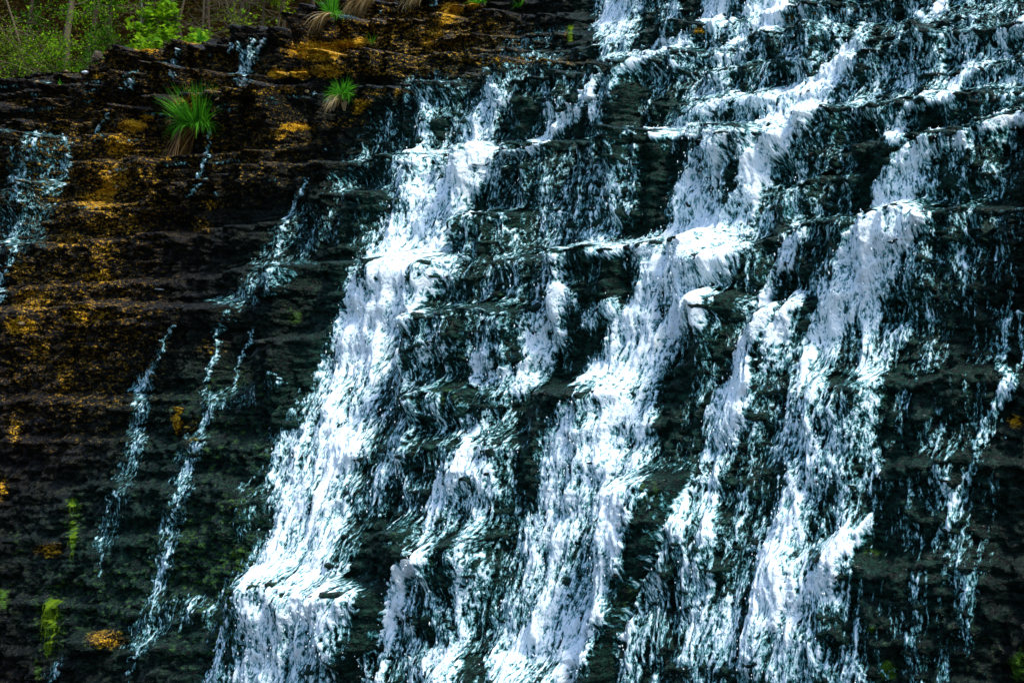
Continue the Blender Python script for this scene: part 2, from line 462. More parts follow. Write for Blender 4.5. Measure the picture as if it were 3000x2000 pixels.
C['middle_veil'] = [
 [(1855,455,60,.45),(1835,520,100,.52),(1812,580,130,.58),(1790,640,150,.6),(1768,690,150,.66)],
 [(1655,470,60,.32),(1620,560,80,.42),(1600,640,80,.38)],
 [(1765,480,55,.42),(1738,560,60,.46),(1690,640,60,.5)],
 [(1505,778,50,.42),(1640,752,60,.5),(1780,730,60,.55),(1900,716,60,.62)],
 [(1640,800,80,.42),(1605,850,100,.52),(1660,880,80,.75),(1625,915,80,.8),(1580,945,70,.5)],
 [(1545,790,80,.4),(1510,850,80,.42),(1480,890,70,.4)],
 [(1605,985,110,.72),(1575,1030,100,.78),(1590,1075,85,.82),(1525,1115,110,.82),(1450,1145,110,.72)],
 [(1460,935,34,.5),(1440,990,34,.5),(1420,1040,40,.5)],
 [(1410,1060,55,.7),(1420,1100,75,.7),(1450,1180,115,.62),(1430,1230,115,.52),(1405,1280,95,.65),(1388,1318,80,.95)],
 [(1480,1250,120,.55),(1490,1300,100,.5),(1440,1350,110,.5)],
 [(1353,1345,60,.85),(1340,1378,90,.9),(1300,1470,85,.62),(1275,1560,80,.52),(1262,1612,64,.62)],
 [(1404,1388,115,.85),(1425,1412,100,.78),(1392,1450,140,.64),(1382,1500,145,.58),(1398,1560,145,.52),(1395,1620,125,.48),(1382,1680,105,.55),(1370,1750,85,.74),(1378,1805,88,.58),(1358,1870,88,.64),(1318,1950,115,.68),(1288,2000,140,.68),(1250,2200,150,.6)],
]
C['lower_spout'] = [
 [(1255,1635,60,.95),(1200,1680,66,1.1),(1172,1740,58,1.0),(1160,1800,56,1.0),(1142,1880,44,1.0),(1130,1960,44,1.0),(1110,2200,45,1.0)],
 [(1105,1850,50,.42),(1090,1950,55,.5),(1070,2100,50,.5)],
]
C['right_ribbon'] = [
 [(2349,680,60,.7),(2315,718,60,.78),(2298,765,58,.95),(2272,807,52,.95),(2260,846,48,.9),(2255,901,46,.95),(2225,965,52,1.05),(2200,1020,56,1.05),(2187,1075,66,1.05),(2176,1122,88,1.0),(2149,1177,100,.88),(2123,1240,110,.82),
  (2108,1330,105,.8),(2082,1400,110,.76),(2070,1450,125,.62),(2065,1492,140,1.05),(2060,1530,140,.88),(2048,1580,140,.62),(2040,1640,120,.52),(2050,1720,115,.46),(2060,1800,70,.5),(2050,1900,70,.35)],
 [(2025,1650,46,.7),(2020,1720,46,.66)],
 [(1985,1530,55,.85),(1975,1585,60,.62),(1955,1660,64,.52),(1930,1720,80,.55),(1908,1800,80,.55),(1880,1900,80,.62),(1850,1990,80,.55),(1810,2200,80,.5)],
 [(2353,868,40,.7),(2300,940,58,.85),(2277,990,58,.85),(2262,1070,46,.72),(2245,1130,50,.5),(2222,1200,60,.5)],
]
C['right_main'] = [
 [(2900,376,36,.95),(3000,352,40,1.0),(3300,300,50,1.0)],
 [(2830,405,36,.8),(2745,430,110,.66),(2680,470,110,.86),(2652,530,130,.9),(2632,590,140,.9),(2635,640,150,1.05),(2600,680,160,1.05),(2540,750,155,1.05),(2505,810,160,1.0),(2472,858,120,1.0),(2458,900,110,1.0),(2435,950,130,.95),(2410,1030,130,.86),(2395,1090,108,.82),(2368,1170,115,.74),
  (2355,1262,140,.78),(2348,1330,145,.82),(2345,1375,120,.86),(2335,1460,135,.83),(2315,1567,130,.88),(2289,1640,118,1.05),(2276,1716,148,.92),(2274,1792,165,.82),(2268,1860,195,.66),(2262,1930,215,.62),(2255,2000,225,.6),(2245,2200,230,.6)],
 [(2765,470,80,.5),(2752,560,105,.56),(2742,612,105,.52)],
 [(2595,800,90,.86),(2562,870,105,.76),(2560,960,105,.66),(2555,1050,86,.76),(2560,1130,76,.7),(2550,1180,88,.66),(2530,1240,95,.62),(2530,1310,80,.6),(2552,1350,66,.72),(2538,1390,60,.7),(2502,1460,105,.62),(2482,1520,95,.72)],
 [(2540,1530,55,.8),(2490,1580,78,1.0),(2448,1615,86,1.05),(2420,1660,78,.88),(2412,1710,60,.88),(2438,1780,68,.62),(2430,1830,78,.5),(2420,1910,95,.42)],
 [(2655,975,56,.6),(2622,1020,56,.6),(2600,1080,46,.5)],
 [(2690,735,70,.45),(2640,800,85,.5),(2620,860,60,.45)],
 [(2470,1790,26,.5),(2495,1880,24,.5),(2525,2000,24,.5),(2540,2100,22,.4)],
]
C['right_main'] += [[(2500,880,240,.36),(2470,1050,260,.40),(2430,1400,270,.42),(2380,1700,280,.50),(2360,2000,320,.52),(2340,2200,320,.5)]]
C['far_right_thread'] = [
 [(2925,920,36,.42),(2930,1010,38,.46),(2925,1080,40,.52),(2960,1108,46,.52),(2930,1160,46,.62),(2890,1250,38,.58),(2860,1310,36,.52),(2850,1360,38,.62),(2820,1440,38,.66),(2790,1520,42,.66),(2762,1570,28,.5),(2750,1640,30,.35)],
 [(2990,920,12,.5),(2984,1000,12,.5),(2980,1080,12,.5)],
]
T_ = {}
T_['edge'] = [[(112,392,16,.75),(96,430,22,.75),(80,475,28,.55),(58,530,38,.6),(45,575,38,.55),(95,602,34,.42),(62,660,30,.55),(50,700,34,.55),(35,765,24,.55),(14,800,28,.62),(5,870,50,.5)], [(82,396,14,.65),(70,440,16,.6)]]
T_['bluish'] = [[(186,396,14,.5),(205,455,26,.52),(195,500,36,.55),(185,540,36,.45),(140,560,28,.45)]]
T_['short'] = [[(326,338,12,.75),(318,356,12,.7),(296,372,12,.6),(292,392,16,.75),(285,422,12,.65)]]
T_['beside_grass'] = [[(618,384,13,.7),(612,440,17,.68),(598,490,17,.68),(586,545,12,.55),(566,580,10,.5)]]
T_['ledge_fall'] = [[(738,162,60,.55),(726,195,54,.68),(712,236,48,.8)], [(684,134,12,.85),(676,156,12,.8)], [(708,130,12,.85),(704,156,12,.8)], [(748,122,14,.85),(738,156,14,.8)], [(775,118,14,.8),(768,156,14,.8)]]
T_['twin'] = [[(376,240,9,.8),(376,268,9,.75)], [(395,236,9,.8),(395,266,9,.75)]]
T_['thin_top'] = [[(532,136,9,.7),(526,168,14,.7)], [(514,182,14,.62),(516,238,16,.62)]]
T_['diagonal'] = [[(906,528,14,.66),(876,580,18,.6),(852,640,20,.66),(836,672,20,.7),(825,730,24,.66),(808,780,24,.7),(790,806,32,.6),(750,840,42,.42)]]
T_['long_left'] = [[(518,955,12,.75),(490,1010,13,.66),(468,1052,15,.7),(440,1096,20,.75),(425,1150,28,.6),(416,1230,28,.56),(412,1290,24,.64),(388,1340,28,.42),(350,1418,28,.46),(327,1456,11,.75),(315,1530,13,.62),(308,1600,13,.6),(300,1690,16,.46)]]
T_['long_right'] = [[(646,985,13,.56),(640,1040,15,.56),(612,1090,22,.6),(606,1145,20,.64),(640,1172,20,.5),(612,1222,28,.6),(600,1260,32,.66),(575,1330,38,.66),(566,1360,34,.66),(540,1415,42,.72),(525,1470,24,.75),(507,1510,14,.88),(503,1560,12,.88),(500,1602,28,.76),(490,1650,34,.82),(470,1720,38,.68),(455,1762,28,.66),(450,1805,20,.56),(436,1855,30,.46),(408,1885,50,.42),(390,1925,13,.66),(385,2050,13,.66)]]
T_['hooked'] = [[(744,962,13,.72),(735,1006,13,.66),(706,1060,15,.5),(698,1142,13,.46)]]
# thin films that only break into threads
FILM = [
 [(1600,300,420,.16),(1650,550,420,.24),(1500,850,420,.24),(1400,1150,380,.24),(1350,1500,380,.26),(1300,2000,380,.26),(1250,2200,380,.24)],
 [(2300,480,420,.26),(2350,700,420,.26),(2230,1000,380,.26),(2150,1350,360,.26),(2050,1700,360,.3),(1980,2200,360,.28)],
 [(2850,470,330,.24),(2820,700,320,.2),(2780,1000,320,.15),(2760,1350,320,.15),(2740,1700,320,.16),(2700,2100,320,.15)],
 [(2050,260,360,.3),(2350,190,420,.34),(2700,180,420,.34),(3100,150,420,.34)],
 [(1300,370,300,.26),(1080,520,220,.14),(1040,640,200,.13)],
 [(1250,1000,160,.3),(1150,1450,140,.28)],
 [(830,810,60,.26),(740,850,80,.26),(680,900,70,.22),(650,960,40,.26)],
 [(900,660,120,.14),(860,720,140,.16),(800,800,120,.18)],
 [(580,1300,60,.2),(520,1450,60,.2),(480,1700,60,.22),(420,1880,80,.22)],[(430,1120,50,.2),(400,1330,60,.2),(310,1600,50,.16)],
 [(600,1780,80,.14),(540,1790,90,.2),(450,1830,80,.18)],[(760,1400,60,.22),(720,1480,70,.2),(690,1560,60,.16)],[(620,1170,60,.16),(760,1160,60,.2),(800,1120,50,.16)],[(150,1980,40,.3),(195,1940,30,.34),(205,1925,16,.4)],
 [(120,480,180,.15),(60,700,140,.15)],
 [(560,1500,420,.05),(480,1250,420,.05),(300,1700,500,.05)],
]
RW, RX0, RY0, RNX, RNY = 4.0, -700.0, -420.0, 1100, 740
def raster(strokes):
    img = np.zeros((RNY, RNX), np.float32)
    for st in strokes:
        for (x0, y0, w0, a0), (x1, y1, w1, a1) in zip(st[:-1], st[1:]):
            m = max(w0, w1)
            i0, i1 = int((min(x0, x1) - m - RX0) / RW), int((max(x0, x1) + m - RX0) / RW) + 2
            j0, j1 = int((min(y0, y1) - m - RY0) / RW), int((max(y0, y1) + m - RY0) / RW) + 2
            i0, j0, i1, j1 = max(i0, 0), max(j0, 0), min(i1, RNX), min(j1, RNY)
            if i1 <= i0 or j1 <= j0:
                continue
            gx = RX0 + RW * np.arange(i0, i1)[None, :]
            gy = RY0 + RW * np.arange(j0, j1)[:, None]
            dx, dy = x1 - x0, y1 - y0
            h = np.clip(((gx - x0) * dx + (gy - y0) * dy) / (dx * dx + dy * dy + 1e-6), 0, 1)
            d = np.hypot(gx - x0 - h * dx, gy - y0 - h * dy)
            w = (w0 + h * (w1 - w0)) * 0.5
            val = (a0 + h * (a1 - a0)) * (1 - sstep(0.55, 1.4, d / np.maximum(w, 4.2)))
            img[j0:j1, i0:i1] = np.maximum(img[j0:j1, i0:i1], val)
    return img

def sample(img, u, v):
    x = np.clip((u - RX0) / RW, 0, RNX - 1.01)
    y = np.clip((v - RY0) / RW, 0, RNY - 1.01)
    xi, yi = x.astype(np.int32), y.astype(np.int32)
    fx, fy = (x - xi).astype(np.float32), (y - yi).astype(np.float32)
    return ((img[yi, xi] * (1 - fx) + img[yi, xi + 1] * fx) * (1 - fy) + (img[yi + 1, xi] * (1 - fx) + img[yi + 1, xi + 1] * fx) * fy)

LIP_GLINTS = [[(x, y + 4, 9, .24) for x, y in pts] for A, L, pts in LEDGES if max(pt[0] for pt in pts) < 1350 and max(pt[1] for pt in pts) < 900]  # pale film strokes on the lips paint in their sky-lit wet rims
_lx = RX0 + RW * np.arange(RNX)[None, :] + np.zeros((RNY, 1)); _ly = RY0 + RW * np.arange(RNY)[:, None] + np.zeros((1, RNX))
film_img = np.maximum(raster(FILM) * 1.3, raster(LIP_GLINTS) * .27 / .24 * sstep(-.05, .45, perlin(_lx / 90, _ly / 40, 95) + .4 * perlin(_lx / 30, _ly / 30, 96)) * (1 - sstep(480, 700, _ly)))
names = list(C.keys()) + list(T_.keys())
imgs = [raster(C[k]) for k in C] + [raster([[(x, y, w * .72, a) for x, y, w, a in st] for st in T_[k]]) for k in T_]
stack = np.stack(imgs)
mask_img = np.maximum(stack.max(0), film_img)
# nearest stream for the film threads: spread each stream's claim outward
def blur(a, n, it=3):
    for _ in range(it):
        for ax in (0, 1):
            c = np.cumsum(np.pad(a, [(n + 1, n) if k == ax else (0, 0) for k in (0, 1)], mode='edge'), axis=ax)
            a = (np.take(c, np.arange(2 * n + 1, c.shape[ax]), axis=ax) - np.take(c, np.arange(0, c.shape[ax] - 2 * n - 1), axis=ax)) / (2 * n + 1)
    return a
claim = np.stack([im * 4 + blur(im, 14) + 0.05 * blur(im, 50) for im in imgs])
claim[len(C):] *= 0.9
owner_img = claim.argmax(0).astype(np.int32)

def blobs(lst):
    gx = RX0 + RW * np.arange(RNX)[None, :]
    gy = RY0 + RW * np.arange(RNY)[:, None]
    img = np.zeros((RNY, RNX), np.float32)
    for x, y, rx, ry, a in lst:
        d = np.hypot((gx - x) / rx, (gy - y) / ry)
        img = np.maximum(img, a * (1 - sstep(0.35, 1.45, d)))
    return img
ochre_img = blobs([(930,150,100,32,1),(880,215,42,18,.95),(810,216,30,18,1),(1020,128,60,16,.95),(960,205,60,26,.75),(390,368,46,20,1.05),(432,342,20,12,.95),(350,425,55,45,.62),(335,520,60,50,.62),
 (280,590,70,36,.65),(315,560,34,18,.95),(870,372,52,14,1.0),(820,395,40,20,.55),(1320,30,38,28,.9),(1300,62,38,18,.75),(1272,95,36,26,.55),(1250,122,30,18,.65),(1060,120,48,9,1.0),(1385,12,30,18,.7),
 (1060,300,30,16,.7),(1050,320,22,18,.75),(560,300,60,26,.55),(200,700,60,40,.48),(300,740,60,60,.42),(60,955,55,34,.7),(45,950,22,12,1.0),(100,880,80,45,.5),(250,925,80,45,.5),(120,1020,45,50,.42),(190,1100,36,60,.42),
 (40,1260,30,60,.42),(8,1430,20,40,.5),(145,1610,50,26,.5),(310,1870,62,32,.58),(2975,1235,25,22,.75),(2045,92,30,14,.8),(2400,42,30,12,.85),(2475,34,30,10,.8),(2300,52,40,10,.6),
 (1150,210,300,22,.35),(1500,180,280,18,.36),(720,265,230,20,.36),(430,145,40,14,.7),(560,122,40,12,.6),(290,222,20,10,.7),(1130,110,90,60,.35),(620,600,50,20,.4),(590,660,40,30,.35),(480,430,100,70,.3),(330,650,120,60,.4),
 (300,810,60,30,.5),(60,790,50,40,.4),(1660,100,14,30,.3),(150,330,60,20,.3),(60,300,60,20,.3),(1000,360,90,20,.3),(280,500,360,300,.30),(220,950,330,420,.27),(700,420,350,200,.24),(1200,110,420,130,.33),(500,200,500,90,.25),(1150,270,120,18,.35),(620,1020,60,40,.25),(560,1260,40,50,.3)])
moss_img = blobs([(150,1800,26,70,1.0),(140,1900,16,30,.8),(110,1960,16,50,.6),(212,1472,12,18,1.0),(214,1570,12,55,.9),(8,1750,14,36,.9),(700,1630,40,55,.55),(680,1480,60,60,.45),(740,1440,40,40,.4),(620,1350,80,80,.32),(780,1300,50,80,.38),
 (2600,1965,34,36,.85),(2985,1950,34,60,.8),(2548,1845,20,12,.85),(1671,98,9,28,.9),(1900,1440,60,60,.5),(1850,1780,50,120,.5),(1290,1165,60,60,.4),(830,1560,40,120,.35),(560,1900,140,90,.35),(780,1900,60,80,.3),(200,1500,160,140,.2),(40,1600,60,60,.35),
 (2560,1620,40,14,.6),(1180,1560,60,30,.35),(1450,860,60,40,.3),(1420,960,60,30,.22),(870,930,30,30,.6),(860,920,80,50,.3),(2320,1900,70,80,.35),(2700,1500,100,100,.12),(1150,1750,60,60,.3),(1100,700,60,60,.2),(1060,620,100,80,.2),(600,1650,300,250,.42),(700,1800,200,200,.45),(300,1750,300,200,.36),(650,1250,250,250,.33),(2800,1900,300,120,.25),(150,1830,70,120,.5),(214,1530,40,110,.5),(10,1750,40,60,.5)])
algae_sheen_img = np.clip(blur(mask_img, 22) * 1.7, 0, 1) + blobs([(700,1300,420,300,.5),(500,1700,500,350,.6),(2750,1400,400,700,.45),(2700,600,400,300,.4),(1600,900,900,800,.5)])

# ------------------------------------------------------------------ materials
def new_mat(name):
    m = bpy.data.materials.new(name)
    m.use_nodes = True
    nt = m.node_tree
    nt.nodes.clear()
    out = nt.nodes.new("ShaderNodeOutputMaterial")
    b = nt.nodes.new("ShaderNodeBsdfPrincipled")
    nt.links.new(b.outputs[0], out.inputs[0])
    return m, nt, b, out
def N(nt, t, **kw):
    n = nt.nodes.new(t)
    for k, v in kw.items():
        setattr(n, k, v)
    return n
def attr(nt, name):
    n = N(nt, "ShaderNodeAttribute", attribute_name=name)
    return n.outputs["Fac"]
def noise(nt, vec, scale, detail=4.0, rough=0.55):
    n = N(nt, "ShaderNodeTexNoise")
    n.inputs["Scale"].default_value = scale
    n.inputs["Detail"].default_value = detail
    n.inputs["Roughness"].default_value = rough
    nt.links.new(vec, n.inputs["Vector"])
    return n.outputs["Fac"]
def ramp(nt, fac, stops, interp='LINEAR'):
    n = N(nt, "ShaderNodeValToRGB")
    n.color_ramp.interpolation = interp
    el = n.color_ramp.elements
    while len(el) > 1:
        el.remove(el[-1])
    el[0].position, el[0].color = stops[0][0], (*stops[0][1], 1)
    for pos, c in stops[1:]:
        e = el.new(pos)
        e.color = (*c, 1)
    nt.links.new(fac, n.inputs[0])
    return n.outputs[0]
def mixc(nt, fac, a, b):
    n = N(nt, "ShaderNodeMix", data_type='RGBA')
    for s, v in ((n.inputs[0], fac), (n.inputs[6], a), (n.inputs[7], b)):
        if hasattr(v, "is_linked") or isinstance(v, bpy.types.NodeSocket):
            nt.links.new(v, s)
        elif isinstance(v, (int, float)):
            s.default_value = v
        else:
            s.default_value = (*v, 1)
    return n.outputs[2]
def math_(nt, op, a, b=None, clamp=False):
    n = N(nt, "ShaderNodeMath", operation=op, use_clamp=clamp)
    for i, v in enumerate((a, b)):
        if v is None:
            continue
        if isinstance(v, (int, float)):
            n.inputs[i].default_value = v
        else:
            nt.links.new(v, n.inputs[i])
    return n.outputs[0]
def bump(nt, h, strength, dist, normal=None):
    n = N(nt, "ShaderNodeBump")
    n.inputs["Strength"].default_value = strength
    n.inputs["Distance"].default_value = dist
    nt.links.new(h, n.inputs["Height"])
    if normal is not None:
        nt.links.new(normal, n.inputs["Normal"])
    return n.outputs[0]
def objvec(nt, scale=(1, 1, 1)):
    tc = N(nt, "ShaderNodeTexCoord")
    mp = N(nt, "ShaderNodeMapping")
    mp.inputs["Scale"].default_value = scale
    nt.links.new(tc.outputs["Object"], mp.inputs[0])
    return mp.outputs[0]

def rock_material():
    m, nt, b, out = new_mat("wet_rock")
    v = objvec(nt)
    vs = objvec(nt, (1, 1, 1.9))
    n1 = noise(nt, vs, 2.2, 6, .6)
    n2 = noise(nt, vs, 14, 6, .65)
    n3 = noise(nt, v, 45, 4, .6)
    base = ramp(nt, n2, [(.38, (.0007, .0006, .0005)), (.52, (.004, .0025, .0012)), (.63, (.022, .012, .0035)), (.77, (.10, .052, .010))])
    patch = ramp(nt, n1, [(.36, (.3, .3, .34)), (.6, (1, 1, 1))])
    mul = N(nt, "ShaderNodeMix", data_type='RGBA', blend_type='MULTIPLY')
    mul.inputs[0].default_value = 1.0
    nt.links.new(base, mul.inputs[6]); nt.links.new(patch, mul.inputs[7])
    c = mul.outputs[2]
    # greenish black growth where water runs, teal sky sheen and shade painted in
    alg = math_(nt, 'MULTIPLY', attr(nt, "algae_sheen"), .9, True)
    c = mixc(nt, alg, c, ramp(nt, n2, [(.38, (.0006, .004, .003)), (.52, (.003, .026, .018)), (.64, (.008, .056, .038)), (.78,(.03,.10,.045))]))
    # ochre mineral crust
    oc = math_(nt, 'ADD', attr(nt, "ochre"), math_(nt, 'MULTIPLY', math_(nt, 'SUBTRACT', n2, .5), 2.6))
    oc = math_(nt, 'ADD', oc, math_(nt, 'MULTIPLY', math_(nt, 'SUBTRACT', n3, .5), 1.5))
    ocf = ramp(nt, oc, [(.34, (0, 0, 0)), (.52, (.22, .22, .22)), (.82, (1, 1, 1))])
    gate = ramp(nt, attr(nt, "ochre"), [(.06, (0, 0, 0)), (.3, (1, 1, 1))])
    ocf = math_(nt, 'MULTIPLY', ocf, gate)
    occ = ramp(nt, n3, [(.3, (.08, .032, .003)), (.46, (.36, .16, .004)), (.62, (.74, .42, .010)), (.78, (.85, .65, .16))])
    c = mixc(nt, ocf, c, occ)
    mo = math_(nt, 'ADD', attr(nt, "moss"), math_(nt, 'MULTIPLY', math_(nt, 'SUBTRACT', n2, .5), 2.2))
    mof = math_(nt, 'MULTIPLY', ramp(nt, mo, [(.45, (0, 0, 0)), (.8, (1, 1, 1))]), ramp(nt, attr(nt, "moss"), [(.05, (0, 0, 0)), (.3, (1, 1, 1))]))
    c = mixc(nt, mof, c, ramp(nt, n3, [(.3, (.010, .04, .004)), (.5, (.04, .11, .006)), (.72, (.12, .22, .008))]))
    nt.links.new(c, b.inputs["Base Color"])
    r = ramp(nt, n3, [(.3, (.16, .16, .16)), (.7, (.42, .42, .42))])
    dry = mixc(nt, math_(nt, 'MAXIMUM', ocf, mof), r, (.75, .75, .75))
    nt.links.new(dry, b.inputs["Roughness"])
    geo = N(nt, "ShaderNodeNewGeometry")
    sx = N(nt, "ShaderNodeSeparateXYZ")
    nt.links.new(geo.outputs["Normal"], sx.inputs[0])
    flat = N(nt, "ShaderNodeMapRange")               # water lies on what faces up and runs off what stands
    flat.inputs[1].default_value, flat.inputs[2].default_value = .35, .8
    flat.inputs[3].default_value, flat.inputs[4].default_value = .10, .26
    nt.links.new(sx.outputs[2], flat.inputs[0])
    nt.links.new(flat.outputs[0], b.inputs["Specular IOR Level"])
    h = math_(nt, 'ADD', math_(nt, 'MULTIPLY', n2, 1.0), math_(nt, 'MULTIPLY', n3, .5))
    nb = bump(nt, h, .9, .07)
    vor = N(nt, "ShaderNodeTexVoronoi")
    vor.inputs["Scale"].default_value = 26
    nt.links.new(vs, vor.inputs["Vector"])
    nb = bump(nt, vor.outputs["Distance"], .6, .03, nb)
    nt.links.new(nb, b.inputs["Normal"])
    return m

def water_material():
    m, nt, b, out = new_mat("running_water")
    p, q = attr(nt, "flow_p"), attr(nt, "flow_q")
    def vec(sp, sq, off=0.0):
        c = N(nt, "ShaderNodeCombineXYZ")
        nt.links.new(math_(nt, 'MULTIPLY', p, sp), c.inputs[0])
        nt.links.new(math_(nt, 'MULTIPLY', q, sq), c.inputs[1])
        c.inputs[2].default_value = off
        return c.outputs[0]
    warp = noise(nt, vec(9, 5, 4.0), 1, 2)
    n1 = noise(nt, vec(36, 12), 1, 4, .62)
    n2 = noise(nt, vec(92, 36, 7.0), 1, 3, .6)
    n3 = noise(nt, vec(24, 9.5, 2.0), 1, 3, .6)
    lace = math_(nt, 'SUBTRACT', 1.0, math_(nt, 'MULTIPLY', math_(nt, 'ABSOLUTE', math_(nt, 'SUBTRACT', n3, .5)), 9.0), True)
    a = attr(nt, "air")
    f = math_(nt, 'MULTIPLY', math_(nt, 'SUBTRACT', n1, .5), 2.8)
    f = math_(nt, 'ADD', f, math_(nt, 'MULTIPLY', math_(nt, 'SUBTRACT', n2, .5), 1.3))
    f = math_(nt, 'ADD', f, math_(nt, 'MULTIPLY', math_(nt, 'SUBTRACT', lace, .35), .42))
    a2 = math_(nt, 'ADD', a, f)
    colr = ramp(nt, a2, [(.0, (.002, .014, .013)), (.15, (.004, .036, .037)), (.36, (.022, .115, .118)), (.56, (.12, .31, .33)), (.78, (.52, .67, .73)), (1.0, (.76, .84, .88))])
    nt.links.new(colr, b.inputs["Base Color"])
    rr = ramp(nt, a2, [(.1, (.14, .14, .14)), (.7, (.6, .6, .6))])
    nt.links.new(rr, b.inputs["Roughness"])
    b.inputs["IOR"].default_value = 1.33
    al = N(nt, "ShaderNodeMapRange")
    al.inputs[1].default_value, al.inputs[2].default_value = .02, .38
    nt.links.new(a2, al.inputs[0])
    nt.links.new(al.outputs[0], b.inputs["Alpha"])
    nb = bump(nt, math_(nt, 'ADD', n1, math_(nt, 'MULTIPLY', n2, .5)), .65, .035)
    nt.links.new(nb, b.inputs["Normal"])
    return m

def plain(name, stops, scale=20, rough=.6, spec=.3, trans=0.0, tint=True, bstr=0.0):
    """colour by the mesh's own 'tint' plus a noise grain; optional translucency for leaves and blades"""
    m, nt, b, out = new_mat(name)
    v = objvec(nt)
    n1 = noise(nt, v, scale, 3)
    f = math_(nt, 'ADD', attr(nt, "tint"), math_(nt, 'MULTIPLY', math_(nt, 'SUBTRACT', n1, .5), .5)) if tint else n1
    c = ramp(nt, f, stops)
    nt.links.new(c, b.inputs["Base Color"])
    b.inputs["Roughness"].default_value = rough
    b.inputs["Specular IOR Level"].default_value = spec
    if bstr:
        nt.links.new(bump(nt, n1, bstr, .03), b.inputs["Normal"])
    if trans:
        tr = N(nt, "ShaderNodeBsdfTranslucent")
        nt.links.new(c, tr.inputs[0])
        mx = N(nt, "ShaderNodeMixShader")
        mx.inputs[0].default_value = trans
        nt.links.new(b.outputs[0], mx.inputs[1]); nt.links.new(tr.outputs[0], mx.inputs[2])
        nt.links.new(mx.outputs[0], out.inputs[0])
    return m

M_ROCK = rock_material()
M_WATER = water_material()
M_GRASS = plain("grass_blade", [(0, (.015, .09, .004)), (.5, (.05, .28, .010)), (1, (.17, .48, .025))], trans=.4, spec=.1)
M_STRAW = plain("dry_straw", [(0, (.20, .12, .035)), (.5, (.52, .37, .14)), (1, (.78, .62, .33))], trans=.15)
M_ROOT = plain("brown_thatch", [(0, (.010, .005, .002)), (.5, (.07, .036, .007)), (1, (.26, .15, .035))], trans=.1)
M_LEAF = plain("spring_leaf", [(0, (.004, .02, .001)), (.5, (.05, .18, .005)), (1, (.27, .47, .012))], trans=.45, spec=.06)
M_LIME = plain("lime_leaf", [(0, (.015, .03, .001)), (.5, (.12, .22, .005)), (1, (.34, .50, .015))], trans=.45, spec=.06)
M_BARK = plain("bark", [(0, (.018, .012, .007)), (.5, (.07, .048, .026)), (1, (.2, .15, .09))], scale=30, rough=.85, bstr=.6)
M_PALE = plain("pale_bark", [(0, (.12, .12, .08)), (.5, (.26, .26, .18)), (1, (.4, .4, .3))], scale=25, rough=.8, bstr=.3)
M_STONE = plain("tan_stone", [(0, (.08, .05, .02)), (.5, (.22, .15, .07)), (1, (.42, .32, .18))], scale=18, rough=.8, bstr=.8)
M_GREY = plain("grey_stone", [(0, (.012, .010, .006)), (.5, (.04, .032, .018)), (1, (.10, .08, .05))], scale=14, rough=.8, bstr=.8)
M_WHITE = plain("white_stone", [(0, (.4, .42, .45)), (.5, (.62, .66, .7)), (1, (.8, .82, .84))], scale=14, rough=.6, bstr=.4)
M_MOSS = plain("lime_moss", [(0, (.015, .04, .003)), (.5, (.07, .13, .004)), (1, (.17, .26, .008))], scale=60, rough=.9, spec=.1, bstr=.8)
M_LITTER = plain("shaded_litter", [(.3, (.0015, .001, .0005)), (.5, (.006, .004, .0012)), (.62, (.015, .009, .0025)), (.78, (.05, .03, .007))], scale=7, rough=.95, spec=0.0, tint=False, bstr=1.0)  # near-black: the shade of the wood is put into the litter colour

# ------------------------------------------------------------------ ground sheets
def ground():
    n = 40
    xs = np.linspace(-260, 260, n); ys = np.linspace(-260, 300, n)
    X, Y = np.meshgrid(xs, ys)
    Z = np.full_like(X, -5.6)
    idx = np.arange(n * n).reshape(n, n)
    q = np.stack([idx[:-1, :-1], idx[:-1, 1:], idx[1:, 1:], idx[1:, :-1]], -1).reshape(-1, 4)
    me = mesh_np("ground", np.stack([X, Y, Z], -1).reshape(-1, 3), q)
    link("ground", me, M_LITTER, kind="structure", label="dark leaf-covered ground in front of the cliff")
ground()

R = cliff(1020, 740)
U, V, D = project(R['X'], R['Y'], R['Z'])
ntn, npn = R['P'].shape
idx = np.arange(ntn * npn, dtype=np.int32).reshape(ntn, npn)
quads = np.stack([idx[:-1, :-1], idx[1:, :-1], idx[1:, 1:], idx[:-1, 1:]], -1).reshape(-1, 4)
ok = (U > -480) & (U < 3480) & (V > -330) & (V < 2380)
okq = (ok[:-1, :-1] | ok[1:, 1:]).ravel()
